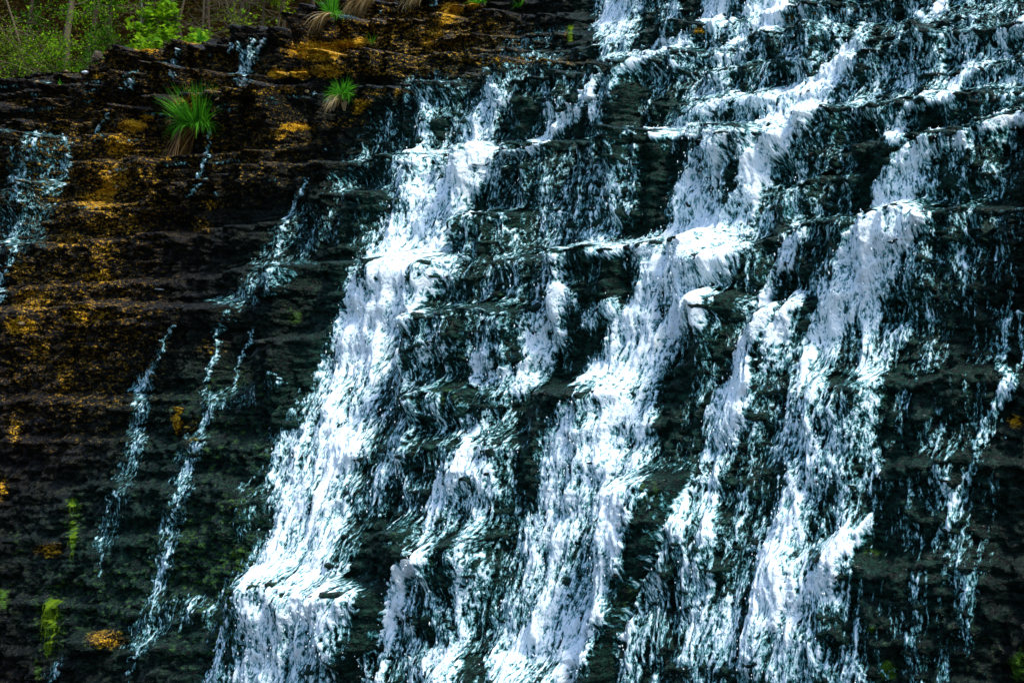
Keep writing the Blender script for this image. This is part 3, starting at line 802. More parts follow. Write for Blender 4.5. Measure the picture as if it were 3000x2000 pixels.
# which layer of rock each face belongs to
DIV = [
 [(-700,262),(0,255),(298,240),(425,200),(527,170),(766,157),(830,117),(978,119),(1100,60),(1200,20),(1450,-100),(3500,-420)],
 [(-700,350),(0,338),(190,312),(340,285),(408,272),(442,251),(702,239),(1000,222),(1300,187),(1459,168),(1761,151),(1893,113),(2225,64),(2500,28),(2700,-5),(3000,-50),(3500,-120)],
 [(-700,405),(0,388),(170,371),(349,355),(430,337),(630,318),(893,300),(1094,319),(1213,302),(1357,255),(1549,217),(1749,191),(2000,165),(2264,115),(2638,81),(2851,38),(3000,21),(3500,-40)],
 [(-700,620),(0,595),(230,560),(560,575),(787,527),(1000,502),(1213,474),(1502,451),(1876,425),(2106,398),(2519,336),(2723,302),(3000,281),(3500,240)],
 [(-700,880),(0,850),(332,833),(553,816),(850,790),(1100,775),(1300,770),(1519,767),(1791,727),(2064,699),(2361,664),(2630,629),(3000,612),(3500,600)],
 [(-700,1168),(0,1162),(425,1156),(765,1152),(1100,1140),(1446,1137),(1723,1126),(2442,1109),(2723,1092),(3000,1096),(3500,1100)],
 [(-700,1428),(0,1425),(340,1410),(778,1416),(1300,1410),(1850,1400),(2040,1390),(2500,1400),(3000,1410),(3500,1410)],
 [(-700,1730),(0,1720),(700,1712),(900,1694),(1157,1720),(1500,1700),(2100,1650),(2340,1631),(2617,1639),(3000,1630),(3500,1630)],
]
layer = np.zeros((ntn, npn), np.int32)
for dv in DIV:
    a = np.array(dv, float)
    sg = np.linspace(0, len(a) - 1, 160)
    pp, tt = inv_px(np.interp(sg, np.arange(len(a)), a[:, 0]), np.interp(sg, np.arange(len(a)), a[:, 1]))
    o = np.argsort(pp)
    layer += (R['T'] < np.interp(R['p'], pp[o], tt[o])[None, :]).astype(np.int32)
lq = layer[:-1, :-1].ravel()
co = np.stack([R['X'], R['Y'], R['Z']], -1).reshape(-1, 3)
at_o, at_m, at_a = sample(ochre_img, U, V).ravel(), sample(moss_img, U, V).ravel(), np.clip(sample(algae_sheen_img, U, V), 0, 1).ravel()
at_a *= np.clip(1 - 1.2 * at_o, 0, 1)
root = empty("rock_cliff", (0, 0, 0), kind="structure", label="wide stepped cliff of dark wet layered rock under the cascades")
def submesh(name, co, quads, attrs):
    used, inv = np.unique(quads, return_inverse=True)
    me = mesh_np(name, co[used], inv.reshape(quads.shape))
    for k, v in attrs.items():
        fattr(me, k, v[used])
    return me
for k in range(len(DIV) + 1):
    sel = okq & (lq == k)
    if sel.sum() < 10:
        continue
    link("rock_ledge", submesh("rock_ledge", co, quads[sel], {"ochre": at_o, "moss": at_m, "algae_sheen": at_a}), M_ROCK, root)

# the same face carried on, in coarser relief, beyond what the photograph shows
B = cliff(420, 220, -25.0, 27.0)
bu, bv, _bd = project(B['X'], B['Y'], B['Z'])
bco = np.stack([B['X'], B['Y'], B['Z']], -1).reshape(-1, 3)
bi = np.arange(bu.size, dtype=np.int32).reshape(bu.shape)
bq = np.stack([bi[:-1, :-1], bi[1:, :-1], bi[1:, 1:], bi[:-1, 1:]], -1).reshape(-1, 4)
bout = (bu < -440) | (bu > 3440) | (bv > 2340) | (bv < -300)
bsel = (bout[:-1, :-1] & bout[1:, 1:]).ravel()
zz = np.zeros(bu.size)
link("rock_wall", submesh("rock_wall", bco, bq[bsel], {"ochre": zz, "moss": zz + .1, "algae_sheen": zz + .4}), M_ROCK, root)

# picture position -> point on the rock face
flatU, flatV, flatD = U.ravel(), V.ravel(), D.ravel()
def on_rock(u, v, rad=7.0):
    d2 = (flatU - u) ** 2 + (flatV - v) ** 2
    near = np.nonzero(d2 < rad * rad)[0]
    if len(near) == 0:
        near = np.array([d2.argmin()])
    front = near[flatD[near] < flatD[near].min() + 0.25]
    i = front[d2[front].argmin()]
    return Vector(co[i]), i
def outward(i):
    al = float(np.interp(R['P'].ravel()[i], PT, AL))
    return Vector((-math.sin(al), -math.cos(al), 0)), Vector((math.cos(al), -math.sin(al), 0))

# ------------------------------------------------------------------ hillside behind the top edge
def hill_pt(p, d, jitter=True):
    """d metres behind the contour at height 3.17"""
    tt = np.interp(p, TOP_P, TOP_T)
    edge = -G_of(p, tt)
    h = np.maximum(d - edge, 0)
    z = tt - 0.25 + 0.22 * np.minimum(h, 3) + 0.62 * np.clip(h - 3, 0, None)
    z = np.minimum(z, 34)
    x, y, _ = at_pH(p, -d, 0)
    if jitter:
        z = z + 0.35 * fbm(np.asarray(x) * .35, np.asarray(y) * .35, 40, 4) * np.clip(h / 3, 0, 1)
    return x, y, z
def hill():
    p = np.linspace(-29, 33, 200)
    u = np.linspace(0, 1, 130) ** 1.6
    P_, U_ = np.meshgrid(p, u)
    edge = -G_of(P_, np.interp(P_, TOP_P, TOP_T))
    X, Y, Z = hill_pt(P_, edge + 0.3 + U_ * 65)
    idx = np.arange(X.size).reshape(X.shape)
    q = np.stack([idx[:-1, :-1], idx[:-1, 1:], idx[1:, 1:], idx[1:, :-1]], -1).reshape(-1, 4)
    link("hillside", mesh_np("hillside", np.stack([X, Y, Z], -1).reshape(-1, 3), q), M_LITTER, kind="structure",
         label="dark wooded hillside covered in dead leaves behind the cliff top")
hill()

# ------------------------------------------------------------------ water
W = cliff(1760, 1260)
WU, WV, WD = project(W['X'], W['Y'], W['Z'])
_w1, _w2 = perlin(W['P'] * 1.7, W['S'] * .9, 51), perlin(W['P'] * 6.5, W['S'] * 2.6, 52)
_w3 = perlin(W['P'] * 19, W['S'] * 7, 53)
_own0 = owner_img[np.clip(((WV - RY0) / RW).astype(np.int32), 0, RNY - 1), np.clip(((WU - RX0) / RW).astype(np.int32), 0, RNX - 1)]
_k = np.where(_own0 >= len(C), .35, 1.0)
WUj, WVj = WU + _k * (22 * _w1 + 13 * _w2 + 6 * _w3), WV + 10 * _w2 * _k
mask = np.minimum(sample(mask_img, WUj, WVj), .96).astype(np.float32)
nt2, np2 = W['P'].shape
# water runs over the smoothed rock and never falls back under a lip: it drops at least vertically
def tblur(a, n):
    c = np.cumsum(np.pad(a, [(n + 1, n), (0, 0)], mode='edge'), axis=0, dtype=np.float64)
    return ((c[2 * n + 1:] - c[:-2 * n - 1]) / (2 * n + 1)).astype(np.float32)
smoothH = tblur(W['H'] - W['fine'] - 0.3 * W['lumps'], 9)
run = smoothH.copy()
for j in range(1, nt2):
    run[j] = np.maximum(run[j], run[j - 1] - 0.004)
smoothH = np.maximum(smoothH, W['H'] - W['fine'] - .3 * W['lumps'] - .035)
Hw = smoothH + (np.minimum(run, smoothH + .5) - smoothH) * sstep(.3, .8, mask) * .85
q = np.zeros_like(Hw)
q[1:] = np.cumsum(np.hypot(np.diff(tblur(Hw, 3), axis=0), np.diff(W['Te'], axis=0)), axis=0)
for _ in range(3):
    q = (q + np.roll(q, 4, 1) + np.roll(q, -4, 1) + np.roll(q, 19, 1) + np.roll(q, -19, 1)) / 5
wx = 0.05 * fbm(W['P'] * 3.1, q * 2.3, 61, 2)
wy = 0.12 * fbm(W['P'] * 2.7, q * 2.1, 62, 2)
Pn, Qn = W['P'] + wx, q + wy
fast = sstep(1.6, -2.2, W['T'])              # falls get longer streaks lower down
big = fbm(Pn * 4.6, Qn * 1.3, 63, 3)
webu = ridged(Pn * 11.0, Qn * (4.2 - 1.4 * fast), 64, 3)
strk = fbm(Pn * 22.0, Qn * (4.2 - 1.6 * fast), 65, 2, .5)
calm = fbm(W['P'] * .9, q * .55, 67, 3)
tex = 0.40 * big + 0.42 * (webu - 0.45) + (0.18 + .14 * fast) * strk
# foam gathers on the lips and where a fall lands
g = W['ledge']
lip = np.clip((np.roll(g, -3, 0) - np.roll(g, 3, 0)) * 5.0, 0, 1)
lip = np.maximum(lip, np.roll(lip, 4, 0) * .6)
air = 1.24 * mask - 0.34 + tex * 1.15 + 0.1 * lip * sstep(.12, .5, mask) + .22 * calm * (1 - .6 * np.clip(mask, 0, 1))
air = np.where(W['back'] > 0.3, air - 0.2, air)
air = np.where(air > 0, air * sstep(.02, .16, mask), air)
# water thickness
lift = 0.012 + 0.035 * np.clip(mask, 0, 1) + np.clip(air, 0, 1.3) * (0.03 + 0.022 * webu + 0.010 * strk) + .035 * np.clip(big, -1, 1) * mask
own = owner_img[np.clip(((WV - RY0) / RW).astype(np.int32), 0, RNY - 1), np.clip(((WU - RX0) / RW).astype(np.int32), 0, RNX - 1)]
thin = own >= len(C)
lift = np.where(thin, .022 + .3 * np.maximum(lift, .006) + .5 * W['fine'].clip(0, 1), np.maximum(lift, 0.006))
air = np.where(thin, 1.0 * mask - .22 + .6 * tex, air)
air -= .4 * lip * (1 - sstep(.35, .75, mask)) * sstep(1150, 1450, WU) + .20 * lip * sstep(.5, .9, mask)
Zw = W['Z'] + 0.3 * lift
Xw, Yw, _ = at_pH(W['P'], Hw + lift, 0)
cow = np.stack([Xw, Yw, Zw], -1).reshape(-1, 3).astype(np.float32)
idx = np.arange(nt2 * np2, dtype=np.int32).reshape(nt2, np2)
wq = np.stack([idx[:-1, :-1], idx[1:, :-1], idx[1:, 1:], idx[:-1, 1:]], -1).reshape(-1, 4)
okw = (WU > -300) & (WU < 3300) & (WV > -230) & (WV < 2230)
keepv = (air > -0.16) & (mask > .07) & okw
kq = (keepv[:-1, :-1].astype(np.int8) + keepv[1:, :-1] + keepv[1:, 1:] + keepv[:-1, 1:]) >= 2
own = owner_img[np.clip(((WV - RY0) / RW).astype(np.int32), 0, RNY - 1), np.clip(((WU - RX0) / RW).astype(np.int32), 0, RNX - 1)]
kq, oq = kq.ravel(), own[:-1, :-1].ravel()
airf = np.clip(air, -.5, 1.1).ravel()
fp, fq = (W['P'] + .35 * wx).ravel(), (q + .4 * wy).ravel()
LABELS = {
 'left_main': ("waterfall", "broad white cascade left of centre, falling from the middle ledge to the bottom edge"),
 'narrow_chute': ("waterfall", "slim white chute slanting down the upper middle ledges, ending at the long middle lip"),
 'top_curtain': ("waterfall", "white curtain of water at the very top, dropping onto the yellow-brown mossy lip"),
 'upper_rapids': ("waterfall", "foaming rapids stepping over small ledges between top curtain and long middle lip"),
 'upper_right': ("waterfall", "broken rapids over the stacked ledges in the upper right corner"),
 'centre_main': ("waterfall", "widest white cascade, in the middle, passing the square mossy block low down"),
 'middle_veil': ("waterfall", "patchy lace-like veil of water between the two widest white cascades"),
 'lower_spout': ("waterfall", "short bright spout at the bottom, just right of the left broad cascade"),
 'right_ribbon': ("waterfall", "slender white ribbon of water right of the widest cascade, over the mossy block's right side"),
 'right_main': ("waterfall", "tall forked white cascade nearest the bare dark rock on the right"),
 'far_right_thread': ("trickle", "thin slanting thread of water alone on the dark rock at far right"),
 'edge': ("trickle", "forked blue-white trickle running down the rock at the left edge"),
 'bluish': ("trickle", "faint bluish trickle just right of the forked trickle at the left edge"),
 'short': ("trickle", "very short trickle left of the ochre lip near the green grass tuft"),
 'beside_grass': ("trickle", "thin trickle hanging just right of the grass tuft's brown roots"),
 'ledge_fall': ("trickle", "small fan of white threads over two ledges left of the bright ochre crust"),
 'twin': ("trickle", "pair of tiny parallel threads below the upper left ledge"),
 'thin_top': ("trickle", "thin broken thread over the highest left ledges, left of the small fan"),
 'diagonal': ("trickle", "thin trickle left of the broad left cascade, ending on a teal wet shelf"),
 'long_left': ("trickle", "long thin trickle down the dark lower left face, the left of the long pair"),
 'long_right': ("trickle", "long braided trickle beside the ochre wedge, reaching the bottom edge"),
 'hooked': ("trickle", "small hooked trickle on dark rock beside the broad left cascade"),
}
octa = np.array([(1, 0, 0), (-1, 0, 0), (0, 1, 0), (0, -1, 0), (0, 0, 1), (0, 0, -1)], float)
octq = np.array([(0, 2, 4), (2, 1, 4), (1, 3, 4), (3, 0, 4), (2, 0, 5), (1, 2, 5), (3, 1, 5), (0, 3, 5)])
edge_v = ((air > .35) & (mask > .3) & okw).ravel()
for k, nm in enumerate(names):
    sel = kq & (oq == k)
    if sel.sum() < 30:
        continue
    cat, lab = LABELS[nm]
    grp = "cascades down the stepped cliff" if cat == "waterfall" else "thin trickles on the dark rock"
    o = link("waterfall" if cat == "waterfall" else "water_trickle", submesh("water", cow, wq[sel], {"air": airf, "flow_p": fp, "flow_q": fq}), M_WATER,
             label=lab, category=cat, group=grp)
    if cat == "waterfall":
        cand = np.nonzero(edge_v & (own.ravel() == k))[0]
        n = min(len(cand) // 35, 4200)
        if n > 50:
            pick = rng.choice(cand, n, replace=False)
            c0 = cow[pick].astype(np.float64)
            al = np.interp(W['P'].ravel()[pick], PT, AL)
            off = rng.random(n) ** 2 * .10 + .01
            c0[:, 0] += -np.sin(al) * off + rng.normal(0, .02, n)
            c0[:, 1] += -np.cos(al) * off
            c0[:, 2] += rng.normal(0, .03, n)
            sz = rng.random(n) ** 2 * .006 + .003
            sc = np.stack([sz, sz, sz * (1.2 + 1.8 * rng.random(n))], -1)
            vv = (octa[None] * sc[:, None, :] + c0[:, None, :]).reshape(-1, 3)
            ff = (octq[None] + (np.arange(n) * 6)[:, None, None]).reshape(-1, 3)
            me = mesh_np("spray", vv, ff)
            fattr(me, "air", np.full(len(vv), 1.3))
            link("spray", me, M_WATER, o, kind="stuff")

print('TRIS', sum(len(o.data.loops) - 2 * len(o.data.polygons) for o in bpy.data.objects if o.type == 'MESH'))
# ------------------------------------------------------------------ moss cushions
def moss_patch(poly, label, lift_=.022, hang=True):
    poly = np.array(poly, float)
    x0, x1, y0, y1 = poly[:, 0].min(), poly[:, 0].max(), poly[:, 1].min(), poly[:, 1].max()
    inside = np.zeros(U.shape, bool)
    box = (U > x0) & (U < x1) & (V > y0) & (V < y1)
    uu, vv = U[box] + 5 * perlin(R['P'][box] * 9, R['T'][box] * 9, 77), V[box]
    ins = np.zeros(uu.shape, bool)
    for a, b in zip(poly, np.roll(poly, -1, 0)):
        c = ((a[1] > vv) != (b[1] > vv)) & (uu < (b[0] - a[0]) * (vv - a[1]) / (b[1] - a[1] + 1e-9) + a[0])
        ins ^= c
    inside[box] = ins & (perlin(R['P'][box] * 16, R['T'][box] * 9, 80) + .5 * perlin(R['P'][box] * 34, R['T'][box] * 20, 81) > -.22)
    dist = blur(inside.astype(np.float32), 2, 2)
    P_, T_2 = R['P'], R['T']
    add = lift_ * np.sqrt(np.clip(dist, 0, 1)) * (0.75 + .5 * fbm(P_ * 14, T_2 * 5, 78, 2)) * (dist > 0)
    X, Y, _ = at_pH(P_, R['H'] + add - .004, 0)
    c2 = np.stack([X, Y, R['Z']], -1).reshape(-1, 3)
    qs = (inside[:-1, :-1] & inside[1:, 1:]).ravel()
    idq = np.arange(ntn * npn, dtype=np.int32).reshape(ntn, npn)
    qq = np.stack([idq[:-1, :-1], idq[1:, :-1], idq[1:, 1:], idq[:-1, 1:]], -1).reshape(-1, 4)[qs]
    if len(qq) < 4:
        return
    me = submesh("moss", c2, qq, {"tint": np.clip(.55 + .35 * fbm(P_ * 10, T_2 * 5, 79, 2), 0, 1).ravel()})
    o = link("moss_cushion", me, M_MOSS, label=label, category="moss", group="bright moss on the wet rock")
    # hanging moss threads
    pt = Parts()
    vids = np.unique(qq)
    for i in rng.choice(vids, min(len(vids), 260)):
        b = c2[i]
        w, l = rng.uniform(.003, .006), rng.uniform(.04, .11)
        n_, t_ = outward(i)
        n_, t_ = np.array(n_), np.array(t_)
        a = b + n_ * rng.uniform(.0, .012)
        e = a - np.array([0, 0, l]) + n_ * rng.uniform(0, .02) + t_ * rng.normal(0, .01)
        pt.add([a - t_ * w, a + t_ * w, e + t_ * w * .3, e - t_ * w * .3], [(0, 1, 2, 3)], rng.uniform(.35, 1))
    link("hanging_strands", pt.mesh("moss_strands"), M_MOSS, o, kind="stuff")
moss_patch([(140,1748),(178,1752),(177,1820),(160,1868),(142,1910),(128,1908),(140,1862),(120,1850),(124,1800)], "large lime green moss cushion on the lower left rock")
moss_patch([(203,1452),(222,1460),(224,1492),(206,1490)], "small round lime moss cushion above the narrow hanging moss strip")
moss_patch([(206,1524),(222,1522),(224,1570),(220,1625),(205,1628)], "narrow hanging strip of lime moss in the lower left")
moss_patch([(1664,72),(1679,72),(1681,122),(1666,124)], "olive moss strip beside the left side of the top curtain")

# ------------------------------------------------------------------ stones
def stone(u, v, size, mat, label, seed, cat="stone", sink=.25):
    b, i = on_rock(u, v)
    n_, t_ = outward(i)
    r2 = np.random.default_rng(seed)
    nu, nv = 12, 8
    th = np.linspace(0, 2 * np.pi, nu, endpoint=False)
    ph = np.linspace(0.001, np.pi - .001, nv)
    TH, PH = np.meshgrid(th, ph)
    d = np.stack([np.cos(TH) * np.sin(PH), np.sin(TH) * np.sin(PH), np.cos(PH)], -1).reshape(-1, 3)
    rad = np.full(len(d), 1.0)
    for _ in range(9):                                     # chopped flat by random planes
        nn = r2.normal(size=3); nn /= np.linalg.norm(nn)
        lim = r2.uniform(.42, .8)
        dt = d @ nn
        rad = np.where(dt > 0, np.minimum(rad, lim / np.maximum(dt, 1e-3)), rad)
    vs = d * rad[:, None] * np.array(size)[None]
    ang = r2.uniform(0, 3)
    ca, sa = math.cos(ang), math.sin(ang)
    vs = np.stack([vs[:, 0] * ca - vs[:, 1] * sa, vs[:, 0] * sa + vs[:, 1] * ca, vs[:, 2]], -1)
    idx = np.arange(nu * nv).reshape(nv, nu)
    nx = np.roll(idx, -1, 1)
    qd = np.stack([idx[:-1], idx[1:], nx[1:], nx[:-1]], -1).reshape(-1, 4)
    me = mesh_np("stone", vs, qd, smooth=False)
    fattr(me, "tint", r2.uniform(.35, .8, len(vs)))
    o = link("boulder" if cat == 'boulder' else "stone", me, mat, label=label, category=cat, group="loose stones on the ledges")
    o.location = b + Vector((0, 0, size[2] * (1 - sink))) + n_ * size[1] * .1
    return o
stone(284, 186, (.15, .12, .15), M_GREY, "rounded grey boulder on the top left edge, under the thick brown trunk", 1, "boulder")
stone(252, 219, (.10, .08, .045), M_WHITE, "white wedge at the foot of the grey boulder, a water patch built as stone", 2)  # stone shape added in place of a likely patch of falling water
stone(104, 244, (.055, .05, .04), M_STONE, "small pale tan stone on the second ledge near the top left", 3)
stone(902, 274, (.06, .05, .06), M_STONE, "tan pointed stone on the ledge left of the drooping grass tuft", 4)
stone(636, 296, (.07, .06, .05), M_STONE, "tan stone touching the right side of the big green grass tuft", 5)
stone(196, 207, (.05, .04, .03), M_STONE, "little yellowish stone at the foot of the thick grey trunk", 6)
stone(322, 512, (.06, .05, .04), M_STONE, "pale stone on the ochre slope left of the grass roots", 7)
stone(345, 552, (.05, .045, .03), M_STONE, "flat pale stone just below the ochre slope's pale stone", 8)
stone(470, 850, (.08, .05, .018), M_WHITE, "flat white chip lying on the dark left-hand shelf", 9)
stone(902, 358, (.05, .05, .03), M_STONE, "pale stone on the small ochre bank right of the grass roots", 10)
stone(66, 955, (.10, .07, .05), M_STONE, "ochre slab-like stone low on the left edge's orange patch", 11)
stone(1005, 322, (.06, .05, .08), M_STONE, "pale upright stone under the drooping grass tuft", 12)

# ochre wedge standing proud of the face
def wedge():
    outline = [(505,1192),(522,1190),(540,1196),(535,1228),(530,1262),(524,1275),(517,1255),(508,1225)]
    front, backv = [], []
    for u, v in outline:
        b, i = on_rock(u, v, 10)
        n_, t_ = outward(i)
        front.append(b + n_ * (.05 + random.uniform(-.02, .02)))
        backv.append(b - n_ * .12)
    c = sum(front, Vector()) / len(front) + n_ * .03
    k = len(front)
    vs = [list(x) for x in front + backv] + [list(c)]
    fs = [(j, (j + 1) % k, 2 * k) for j in range(k)]
    fs += [(j, k + j, (j + 1) % k) for j in range(k)] + [((j + 1) % k, k + j, k + (j + 1) % k) for j in range(k)]
    me = mesh_np("wedge", np.array(vs), np.array(fs), smooth=False)
    fattr(me, "ochre", np.full(len(vs), .75)); fattr(me, "moss", np.zeros(len(vs))); fattr(me, "algae_sheen", np.zeros(len(vs)))
    link("ochre_slab", me, M_ROCK, root, label="pointed ochre slab standing out of the dark lower left face")
wedge()

# ------------------------------------------------------------------ grass tufts
def blade(pt, base, d, up, length, width, droop, val, nseg=5):
    """d horizontal unit direction, up 0..1 steepness, droop bends it down"""
    p = np.array(base, float)
    dirv = np.array([d[0] * (1 - up), d[1] * (1 - up), up])
    dirv /= np.linalg.norm(dirv)
    side = np.cross(dirv, [0, 0, 1.0]); 
    nrm = np.linalg.norm(side)
    side = side / nrm if nrm > 1e-4 else np.array([1.0, 0, 0])
    tw = random.uniform(-.8, .8)
    side = side * math.cos(tw) + np.cross(dirv, side) * math.sin(tw)
    vs = []
    for s in range(nseg + 1):
        f = s / nseg
        w = width * (1 - f ** 1.5) + .0006
        vs += [p - side * w, p + side * w]
        p = p + dirv * (length / nseg)
        dirv = dirv + np.array([0, 0, -droop / nseg])
        dirv /= np.linalg.norm(dirv)
    qs = [(2 * s, 2 * s + 1, 2 * s + 3, 2 * s + 2) for s in range(nseg)]
    pt.add(vs, qs, val)

def tuft(u, v, label, n, length, spread, up=(.45, .95), droop=(.3, 1.2), lean=(0, 0), dead=0, dead_len=.5, dead_mat=None, dead_dir=(0, 0), green=True, cat="grass tuft", hang=False):
    b, i = on_rock(u, v)
    n_, t_ = outward(i)
    o = empty("grass_tuft", b, label=label, category=cat, group="grass tufts on the ledges")
    if green:
        pt = Parts()
        for _ in range(n):
            a = random.uniform(0, 2 * math.pi)
            r = spread * math.sqrt(random.random())
            bx = np.array(t_) * r * math.cos(a) + np.array(n_) * (r * math.sin(a) * .5 + .02)
            bx[2] = random.uniform(-.02, .05)
            d = np.array(t_) * (math.cos(a) + lean[0]) + np.array(n_) * (.6 * math.sin(a) + .3 + lean[1])
            d /= np.linalg.norm(d) + 1e-6
            if random.random() < .3:
                blade(pt, bx, d, random.uniform(.1, .55), length * random.uniform(.4, .8), random.uniform(.003, .006), random.uniform(1.4, 3.2), random.uniform(.0, .9), 7)
            else:
                blade(pt, bx, d, random.uniform(*up), length * random.uniform(.4, 1.1), random.uniform(.0045, .0085), random.uniform(*droop), random.uniform(0, 1))
        link("green_blades", pt.mesh("grass_blades"), M_GRASS, o)
    if dead:
        pt = Parts()
        for _ in range(dead):
            a = random.uniform(-1, 1)
            bx = np.array(t_) * (spread * .9 * a) + np.array(n_) * random.uniform(.02, .1)
            bx[2] = random.uniform(-.04, .05)
            d = np.array(t_) * (dead_dir[0] + random.uniform(-.25, .25)) + np.array(n_) * (.3 + dead_dir[1])
            if hang:
                d = np.array(t_) * (dead_dir[0] - .55 * a + random.uniform(-.2, .2)) + np.array(n_) * .3
            d /= np.linalg.norm(d) + 1e-6
            if hang:
                d = d * .38 + np.array(n_) * .06
            blade(pt, bx, d, random.uniform(-1.2, -.4) if hang else random.uniform(-.3, .25), dead_len * random.uniform(.3, 1.1), random.uniform(.004, .009), random.uniform(1.5, 4.0), random.uniform(.05, 1), 7)
        link("dead_blades", pt.mesh("dead_blades"), dead_mat or M_STRAW, o)
    return o
g1 = tuft(575, 372, "large bright green grass tuft with long brown roots hanging below", 560, .66, .2, (.45, .97), (.2, 1.3), (-.3, 0), 240, 1.2, M_ROOT, (-.6, 0), hang=True)
tuft(1000, 292, "medium drooping green grass tuft with straw, on the ledge left of middle", 320, .30, .08, (.2, .85), (.8, 2.2), (-.2, 0), 60, .35, M_STRAW, (-.2, 0))
tuft(972, 48, "green grass tuft at the cliff's top edge trailing long straw strands", 190, .40, .10, (.55, .95), (.2, .9), (-.2, 0), 110, .5, M_STRAW, (-.45, .1))
tuft(1085, -4, "thick mound of pale straw hanging over the top edge", 0, .4, .26, dead=620, dead_len=.55, dead_dir=(-.5, .1), green=False, cat="dry grass")
tuft(1240, -14, "thin pale straw wisps at the top, right of the thick straw mound", 0, .4, .16, dead=220, dead_len=.42, dead_dir=(-.4, .1), green=False, cat="dry grass")
tuft(1410, 12, "small green grass sprig at the top edge, left of two sprigs near the top curtain", 70, .25, .06, (.2, .8), (.5, 1.6))
tuft(1524, 22, "small green grass sprig at the top edge, nearer the top curtain", 45, .2, .04, (.2, .8), (.8, 1.8))
tuft(1092, 128, "tiny sparse green sprig on the bright ochre crust", 18, .2, .03, (.4, .9), (.4, 1.2))
tuft(590, 112, "small spiky green sprig on the highest left ledge beside the maple leaves", 40, .26, .03, (.35, .95), (.2, .8))
tuft(178, 258, "tiny green sprig on the ledge near the top left", 16, .12, .02, (.3, .9), (.4, 1.2))

# ------------------------------------------------------------------ trees and shrubs on the hillside
def tube(pt, pts, r0, r1, sides=6, val=.5):
    pts = np.array(pts, float)
    k = len(pts)
    vs = []
    tang = np.gradient(pts, axis=0)
    tang /= np.linalg.norm(tang, axis=1)[:, None] + 1e-9
    for j in range(k):
        t = tang[j]
        a = np.cross(t, [0.3, 1, 0.1]); a /= np.linalg.norm(a) + 1e-9
        b = np.cross(t, a)
        r = r0 + (r1 - r0) * j / (k - 1)
        for s in range(sides):
            an = 2 * math.pi * s / sides
            vs.append(pts[j] + r * (a * math.cos(an) + b * math.sin(an)))
    qs = []
    for j in range(k - 1):
        for s in range(sides):
            s2 = (s + 1) % sides
            qs.append((j * sides + s, j * sides + s2, (j + 1) * sides + s2, (j + 1) * sides + s))
    pt.add(vs, qs, val)

def wander(p, d, length, n, wob, grav=0.0):
    p = np.array(p, float); d = np.array(d, float); d /= np.linalg.norm(d)
    out = [p.copy()]
    for _ in range(n):
        d = d + np.random.default_rng(random.randint(0, 1 << 30)).normal(0, wob, 3) + np.array([0, 0, grav])
        d /= np.linalg.norm(d)
        p = p + d * length / n
        out.append(p.copy())
    return out

def leaf(pt, c, size, val, droop=0.0, maple=False):
    d = np.array([random.gauss(0, 1), random.gauss(0, 1), random.gauss(-droop, .5)])
    d /= np.linalg.norm(d)
    s = np.cross(d, [random.gauss(0, .3), random.gauss(0, .3), 1.0]); s /= np.linalg.norm(s) + 1e-9
    n = np.cross(d, s)
    c = np.array(c)
    if maple:
        for k in (-1.0, -.45, 0, .45, 1.0):
            dd = d * math.cos(k * 1.1) + s * math.sin(k * 1.1) - np.array([0, 0, .35])
            dd /= np.linalg.norm(dd)
            L = size * (1.0 - .25 * abs(k))
            ss = np.cross(dd, n); ss /= np.linalg.norm(ss) + 1e-9
            pt.add([c, c + dd * L * .5 + ss * L * .16, c + dd * L, c + dd * L * .5 - ss * L * .16], [(0, 1, 2, 3)], val)
    else:
        f = n * size * .12
        pt.add([c, c + d * size * .5 + s * size * .3 + f, c + d * size, c + d * size * .5 - s * size * .3 + f], [(0, 1, 2, 3)], val)

def at_hill(u, behind):
    """point on the hill that many metres behind the top edge, seen at picture column u"""
    lo, hi = -28.0, 30.0
    for _ in range(50):
        p = .5 * (lo + hi)
        edge = -G_of(p, np.interp(p, TOP_P, TOP_T))
        x, y, z = hill_pt(p, edge + behind, False)
        uu = 1500 + F * x / (y * CP + z * SP)
        lo, hi = (p, hi) if uu < u else (lo, p)
    return np.array([float(x), float(y), float(z)])

